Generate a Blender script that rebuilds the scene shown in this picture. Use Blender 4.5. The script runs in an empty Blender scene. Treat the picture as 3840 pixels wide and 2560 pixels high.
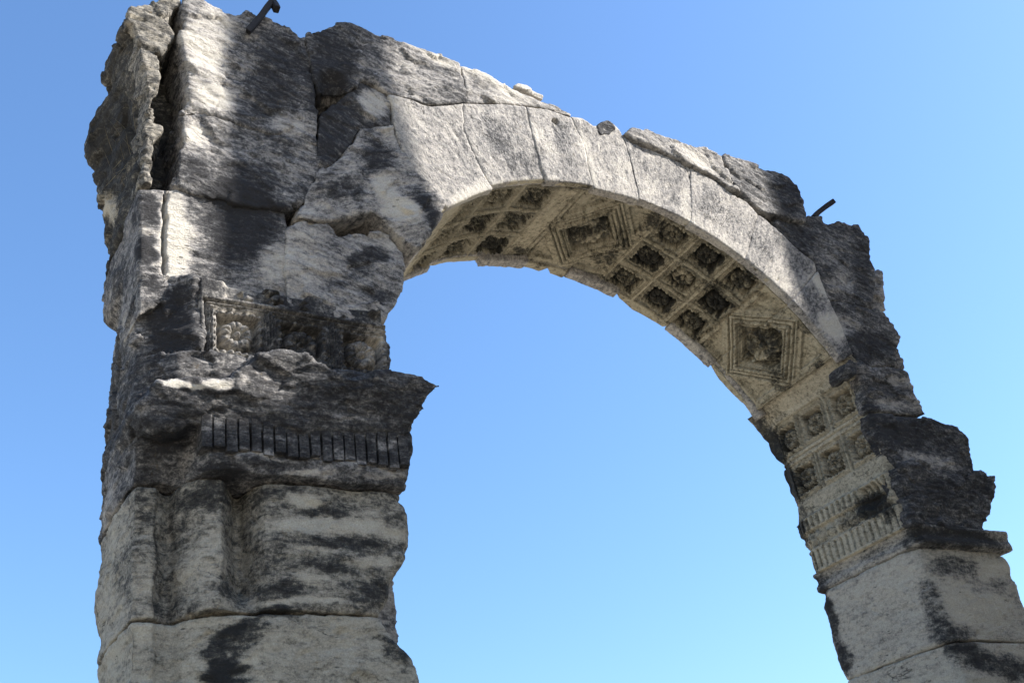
DATA = {"sil":[[12.716,2.657,11.95],[12.657,2.665,11.95],[12.569,2.642,11.95],[12.464,2.596,11.95],[12.339,2.587,11.95],[12.16,2.568,11.95],[11.937,2.515,11.95],[11.822,2.405,11.95],[11.68,2.357,11.95],[11.581,2.355,11.95],[11.52,2.369,11.95],[11.458,2.33,11.95],[11.287,2.255,11.95],[11.247,2.211,11.95],[11.122,2.148,11.95],[10.937,2.11,11.95],[10.81,2.103,11.95],[10.708,2.121,11.95],[10.517,2.146,11.95],[10.35,2.192,11.95],[10.194,2.221,11.95],[10.182,2.233,11.95],[10.06,2.221,11.95],[9.901,2.228,11.95],[9.814,2.281,11.95],[9.694,2.319,11.95],[9.54,2.336,11.95],[9.378,2.37,11.95],[9.253,2.375,11.95],[9.083,2.419,11.95],[8.907,2.436,11.95],[8.721,2.454,11.95],[8.608,2.49,11.95],[8.521,2.525,11.95],[8.422,2.497,11.95],[8.287,2.486,11.95],[8.287,2.486,11.95],[8.154,2.475,11.95],[8.021,2.459,11.95],[7.907,2.463,11.95],[7.683,2.459,11.938],[7.552,2.48,11.922],[7.458,2.552,11.908],[7.41,2.66,11.9],[7.273,2.634,11.883],[7.138,2.614,11.867],[6.928,2.595,11.84],[6.774,2.585,11.82],[6.547,2.575,11.79],[6.396,2.556,11.77],[6.396,2.556,11.77],[6.186,2.528,11.742],[6.028,2.5,11.72],[5.886,2.5,11.7],[5.752,2.543,11.68],[5.633,2.506,11.663],[5.506,2.487,11.645],[5.359,2.479,11.623],[5.261,2.502,11.608],[5.151,2.502,11.592],[5.063,2.484,11.578],[4.901,2.484,11.553],[4.8,2.469,11.55],[4.692,2.482,11.55],[4.499,2.507,11.55],[4.344,2.478,11.55],[4.182,2.458,11.55],[4.014,2.447,11.55],[3.876,2.47,11.55],[3.695,2.499,11.55],[3.552,2.504,11.55],[3.463,2.478,11.55],[3.366,2.499,11.55],[3.27,2.536,11.55]],
"cor":[[10.624,2.216],[10.597,2.301],[10.442,2.357],[10.165,2.395],[9.9,2.452],[9.633,2.489],[9.356,2.484],[9.178,2.518],[9.074,2.439],[8.876,2.483],[8.801,2.495],[8.622,2.459],[8.266,2.452],[7.847,2.447],[7.49,2.445],[7.142,2.444],[6.84,2.451],[6.407,2.475],[5.884,2.491],[5.578,2.472],[5.313,2.486],[4.928,2.483],[4.558,2.496],[4.287,2.486],[3.895,2.511],[3.475,2.521],[3.231,2.55],[2.866,2.56]],
"rs":[[5.442,5.209],[5.36,5.148],[5.187,5.12],[5.052,5.123],[4.935,5.09],[4.771,5.079],[4.685,5.03],[4.645,4.97],[4.597,5.052],[4.481,5.091],[4.305,5.104],[4.179,5.099],[4.022,5.03],[3.913,4.945],[3.798,4.866],[3.722,4.83],[3.574,4.778],[3.476,4.674],[3.384,4.695],[3.305,4.744],[3.185,4.837],[3.082,4.951],[3.009,5.02],[2.91,5.057],[2.79,5.073]],
"rs2":[[4.007,5.224],[3.791,5.23],[3.618,5.244],[3.56,5.218],[3.447,5.264],[3.409,5.25]],
"D":[[2.246,10.747],[2.459,10.893],[2.586,11.036],[2.815,11.114],[2.849,11.05],[2.719,10.86],[2.699,10.626],[2.797,10.544],[2.766,10.458],[2.661,10.229],[2.557,10.133],[2.606,10.007],[2.595,9.721],[2.567,9.504],[2.529,9.355],[2.533,9.101],[2.634,9.079],[2.665,9.022],[2.578,8.824],[2.511,8.662],[2.507,8.343],[2.539,8.202],[2.428,8.179],[2.445,8.541],[2.47,8.715],[2.448,8.864],[2.415,8.985],[2.493,9.088],[2.46,9.265],[2.464,9.538],[2.428,9.803],[2.371,10.065],[2.334,10.339],[2.278,10.493],[2.194,10.52]],
"C1":[[2.842,11.031],[2.862,11.144],[3.077,11.216],[3.145,11.15],[3.234,11.129],[3.498,11.086],[3.52,11.095],[3.64,11.223],[3.759,11.224],[3.781,11.181],[3.985,11.197],[4.198,11.119],[4.334,11.025],[4.424,11.051],[4.468,10.733],[4.481,10.279],[4.497,9.91],[4.491,9.399],[4.492,9.304],[4.198,9.298],[3.857,9.303],[3.456,9.334],[3.252,9.35],[3.081,9.358],[2.831,9.243],[2.915,9.46],[2.925,9.563],[2.903,9.949],[2.869,10.228],[2.823,10.508],[2.89,10.742],[2.843,10.811]],
"C2":[[2.831,9.243],[3.081,9.358],[3.252,9.35],[3.456,9.334],[3.857,9.303],[4.198,9.298],[4.491,9.297],[4.486,8.906],[4.471,8.829],[4.327,8.492],[4.234,8.329],[4.071,8.225],[3.656,8.146],[3.258,8.154],[2.966,8.169],[2.751,8.226],[2.806,8.478],[2.824,8.737],[2.896,8.916],[2.874,8.976]],
"A":[[2.654,8.155],[2.738,8.184],[2.982,8.206],[3.264,8.213],[3.665,8.224],[4.052,8.228],[4.052,7.988],[4.033,7.765],[4.017,7.376],[4.028,7.147],[4.015,6.833],[2.696,6.587],[2.673,7.01],[2.658,7.45],[2.666,7.911]],
"A0":[[2.412,8.127],[2.653,8.179],[2.671,7.912],[2.667,7.452],[2.673,7.01],[2.685,6.744],[2.448,6.541],[2.426,6.959],[2.426,7.508]],
"B":[[4.032,7.948],[4.161,8.028],[4.243,8.097],[4.422,8.168],[4.513,8.163],[4.597,8.083],[4.68,7.984],[4.845,8.086],[5.155,8.159],[5.312,8.17],[5.416,8.06],[5.486,7.905],[5.482,7.632],[5.483,7.53],[5.466,7.465],[5.413,7.333],[5.352,7.195],[5.237,7.054],[5.142,6.896],[3.99,6.687],[4.004,7.254]],
"F":[[4.449,8.809],[4.733,9.094],[4.941,9.38],[5.069,9.684],[5.537,9.9],[5.602,9.56],[5.742,9.207],[5.949,9.034],[6.137,8.808],[6.06,8.626],[6.014,8.494],[5.72,8.045],[5.673,7.983],[5.389,8.141],[5.248,8.281],[5.093,8.391],[4.792,8.246],[4.491,8.129],[4.222,8.076],[4.158,8.146],[4.274,8.464],[4.434,8.746]],
"E1":[[4.401,10.983],[4.443,11.113],[4.56,11.197],[4.704,11.299],[4.928,11.464],[5.049,11.507],[5.178,11.489],[5.408,11.449],[5.761,11.453],[6.09,11.462],[6.292,11.422],[6.498,11.399],[6.665,11.369],[6.671,11.314],[6.684,11.205],[6.715,11.022],[6.687,10.657],[6.322,10.5],[6.108,10.415],[5.846,10.439],[5.647,10.423],[5.507,10.437],[5.331,10.505],[5.129,10.526],[4.964,10.248],[4.546,10.109],[4.506,10.225],[4.442,10.651]],
"E2":[[4.526,9.761],[4.681,9.967],[4.933,10.238],[5.127,10.503],[5.327,10.489],[5.505,10.413],[5.551,10.175],[5.539,9.915],[5.071,9.706],[4.937,9.392],[4.728,9.106],[4.45,8.822],[4.475,9.276]],
"E3":[[6.689,11.345],[6.865,11.374],[7.116,11.323],[7.28,11.244],[7.517,11.205],[7.982,11.121],[8.169,11.133],[8.402,11.101],[8.493,11.063],[8.47,10.981],[8.07,10.993],[7.679,10.924],[7.299,10.857],[6.771,10.685],[6.701,10.662],[6.729,11.027],[6.706,11.213]],
"N1":[[9.357,10.898],[9.446,10.976],[9.524,11.05],[9.77,11.083],[9.947,11.038],[10.21,11.062],[10.536,11.056],[10.671,11.017],[10.916,11.063],[11.108,11.031],[11.239,10.999],[11.273,10.905],[11.283,10.7],[11.282,10.52],[11.412,10.368],[11.265,10.346],[11.009,10.505],[10.795,10.57],[10.527,10.626],[10.214,10.689],[9.797,10.791],[9.487,10.803]],
"N2":[[11.28,11.02],[11.359,11.078],[11.64,11.088],[11.863,11.076],[12.052,11.062],[12.172,11.034],[12.395,11.06],[12.543,11.024],[12.693,10.99],[12.762,10.86],[12.773,10.659],[12.785,10.461],[12.781,10.264],[12.731,10.097],[12.375,10.069],[12.107,10.067],[11.81,10.082],[11.569,10.248],[11.441,10.375],[11.311,10.528],[11.312,10.708],[11.292,10.91]],
"joints":[129.62,117.6,104.45,93.75,83.24,71.14,57.48,44.77,31.17],
"V":[{"o":[[6.148,8.797],[5.952,9.031],[5.742,9.207],[5.608,9.562],[5.545,9.917],[5.557,10.177],[5.511,10.408],[5.844,10.42],[6.105,10.391],[6.319,10.476],[6.62,10.604],[6.583,10.126],[6.657,9.841]],
"t":[129.62,117.6]},{"o":[[6.657,9.841],[6.583,10.126],[6.634,10.609],[6.768,10.66],[7.295,10.832],[7.675,10.899],[7.702,10.468]],
"t":[117.6,104.45]},{"o":[[7.702,10.468],[7.689,10.895],[8.065,10.967],[8.457,10.952],[8.493,10.791],[8.562,10.568]],
"t":[104.45,93.75]},{"o":[[8.562,10.568],[8.501,10.794],[8.475,10.966],[8.67,10.995],[8.85,10.901],[8.947,10.956],[9.225,11.084],[9.322,10.988],[9.349,10.896],[9.387,10.682]],
"t":[93.75,83.24]},{"o":[[9.387,10.682],[9.362,10.883],[9.48,10.776],[9.79,10.763],[10.207,10.662],[10.531,10.593]],
"t":[83.24,71.14]},{"o":[[10.549,10.598],[10.787,10.538],[10.998,10.469],[11.252,10.3],[11.555,10.202],[11.702,10.021]],
"t":[71.14,57.48]},{"o":[[11.711,10.024],[11.787,10.009],[12.022,9.824],[12.359,9.539],[12.679,9.355],[12.665,9.164]],
"t":[57.48,44.77]},{"o":[[12.672,9.157],[12.715,8.629],[12.796,8.191],[12.839,7.719]],
"t":[44.77,29.67]}],
"M1":[[12.114,10.048],[12.371,10.052],[12.724,10.078],[12.791,10.266],[12.93,10.309],[13.01,10.321],[13.219,10.39],[13.243,10.299],[13.329,10.268],[13.472,10.311],[13.628,10.411],[13.883,10.376],[14.083,10.398],[14.089,10.31],[14.159,10.158],[14.192,10.091],[14.116,9.855],[14.066,9.683],[14.082,9.575],[14.066,9.452],[13.99,9.209],[13.734,8.827],[13.673,8.701],[13.237,8.658],[12.777,8.673],[12.735,8.633],[12.692,9.161],[12.702,9.368],[12.385,9.561],[12.044,9.838]],
"M2":[[12.771,8.656],[13.23,8.641],[13.663,8.675],[13.785,8.715],[13.946,8.68],[13.994,8.47],[14.124,8.293],[14.094,8.224],[13.933,7.999],[13.754,7.66],[13.154,7.536],[12.901,7.669],[12.868,7.746],[12.815,8.195],[12.742,8.626]],
"M1b":[[14.552,9.782],[14.685,9.801],[14.573,9.51],[14.476,9.204],[14.434,8.958],[14.064,8.889],[14.351,9.591]],
"M2b":[[14.189,8.248],[14.276,8.198],[14.331,8.119],[14.317,7.936],[14.264,7.814],[13.882,7.755]],
"M3":[[12.905,7.654],[13.148,7.52],[13.743,7.635],[13.913,7.608],[13.982,7.568],[13.981,7.458],[13.993,7.3],[13.975,7.036],[14.003,6.836],[13.676,6.79],[12.895,6.761],[12.826,6.766],[12.844,7.208]],
"M4":[[12.765,6.718],[12.825,6.712],[13.601,6.741],[14.009,6.789],[14.366,6.751],[14.661,6.679],[14.674,6.619],[14.743,6.598],[14.781,6.524],[14.766,6.431],[14.739,6.29],[14.726,6.108],[14.712,5.982],[14.59,5.818],[12.992,5.765],[12.864,6.084],[12.796,6.386]],
"M5":[[12.839,5.818],[13.343,5.993],[13.764,5.914],[14.279,5.813],[14.566,5.925],[14.786,5.936],[15.005,5.921],[15.045,5.902],[14.978,5.793],[14.885,5.654],[14.783,5.478],[14.636,5.308],[14.497,5.199],[14.311,4.921],[12.798,4.955],[12.866,5.281]],
"Cn":[[2.345,5.265],[2.48,5.388],[2.539,5.452],[2.782,5.507],[3.201,5.56],[3.225,5.65],[3.47,5.875],[3.651,5.934],[3.925,5.933],[4.197,5.799],[4.428,5.723],[4.907,5.898],[5.16,5.905],[5.453,5.806],[5.323,5.667],[5.294,5.591],[5.245,5.517],[5.138,5.366],[5.106,5.302],[5.028,5.213],[3.886,5.16],[2.864,5.154],[2.663,5.083],[2.504,5.107],[2.386,5.181]],
"lump":[[12.539,7.442],[12.69,7.532],[12.793,7.519],[12.715,7.323],[12.552,7.269],[12.516,7.336]],
"slab":[[7.634,11.366],[7.699,11.44],[7.856,11.464],[8.0,11.401],[8.129,11.383],[8.131,11.331],[8.094,11.273],[7.981,11.29],[7.877,11.313],[7.746,11.351]],
"chunk":[[8.878,10.87],[8.928,10.955],[9.025,11.034],[9.116,11.074],[9.207,11.041],[9.221,10.958],[9.092,10.815],[8.922,10.777]],
"ib":[[7.864,12.223],[7.665,12.286],[7.457,12.265],[7.3,12.215],[7.182,12.238],[7.006,12.165],[6.824,12.017],[6.677,12.074],[6.412,12.065],[6.245,12.001],[6.0,11.989],[5.818,12.069],[5.542,12.036],[5.349,11.934],[5.139,11.88],[4.953,11.847],[4.77,11.843],[4.604,11.834],[4.487,11.926],[4.24,11.893],[3.93,11.933],[3.614,11.935],[3.339,11.844]],
"ic":[[7.66,12.53],[7.5,12.8],[7.2,12.83],[6.76,12.83],[6.42,12.85],[6.13,12.88],[5.6,12.95],[5.04,12.95],[4.46,12.92],[4.2,12.93],[3.8,12.95],[2.8,13.0]],
"ro":[[4.668,14.587],[4.593,14.73],[4.487,14.764],[4.403,14.749],[4.348,14.708],[4.324,14.758],[4.189,14.771],[4.016,14.757],[3.602,14.77],[3.113,14.729]],
"sb":[[123.419,1.894],[121.594,1.765],[118.309,1.964],[114.815,2.055],[111.718,2.032],[104.527,2.06],[98.397,2.099],[93.709,2.078],[94.166,1.914],[91.626,2.088],[89.257,2.119],[88.094,1.988],[86.515,2.104],[83.372,2.123],[78.901,2.142],[73.02,2.126],[71.968,1.932],[69.951,2.033],[65.795,2.116],[61.357,2.094],[58.121,2.062],[57.757,2.002],[53.124,2.073],[48.451,2.036],[45.118,1.984],[44.273,2.022],[41.279,2.078],[37.124,2.07],[34.527,2.043],[31.336,1.911]],
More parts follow.
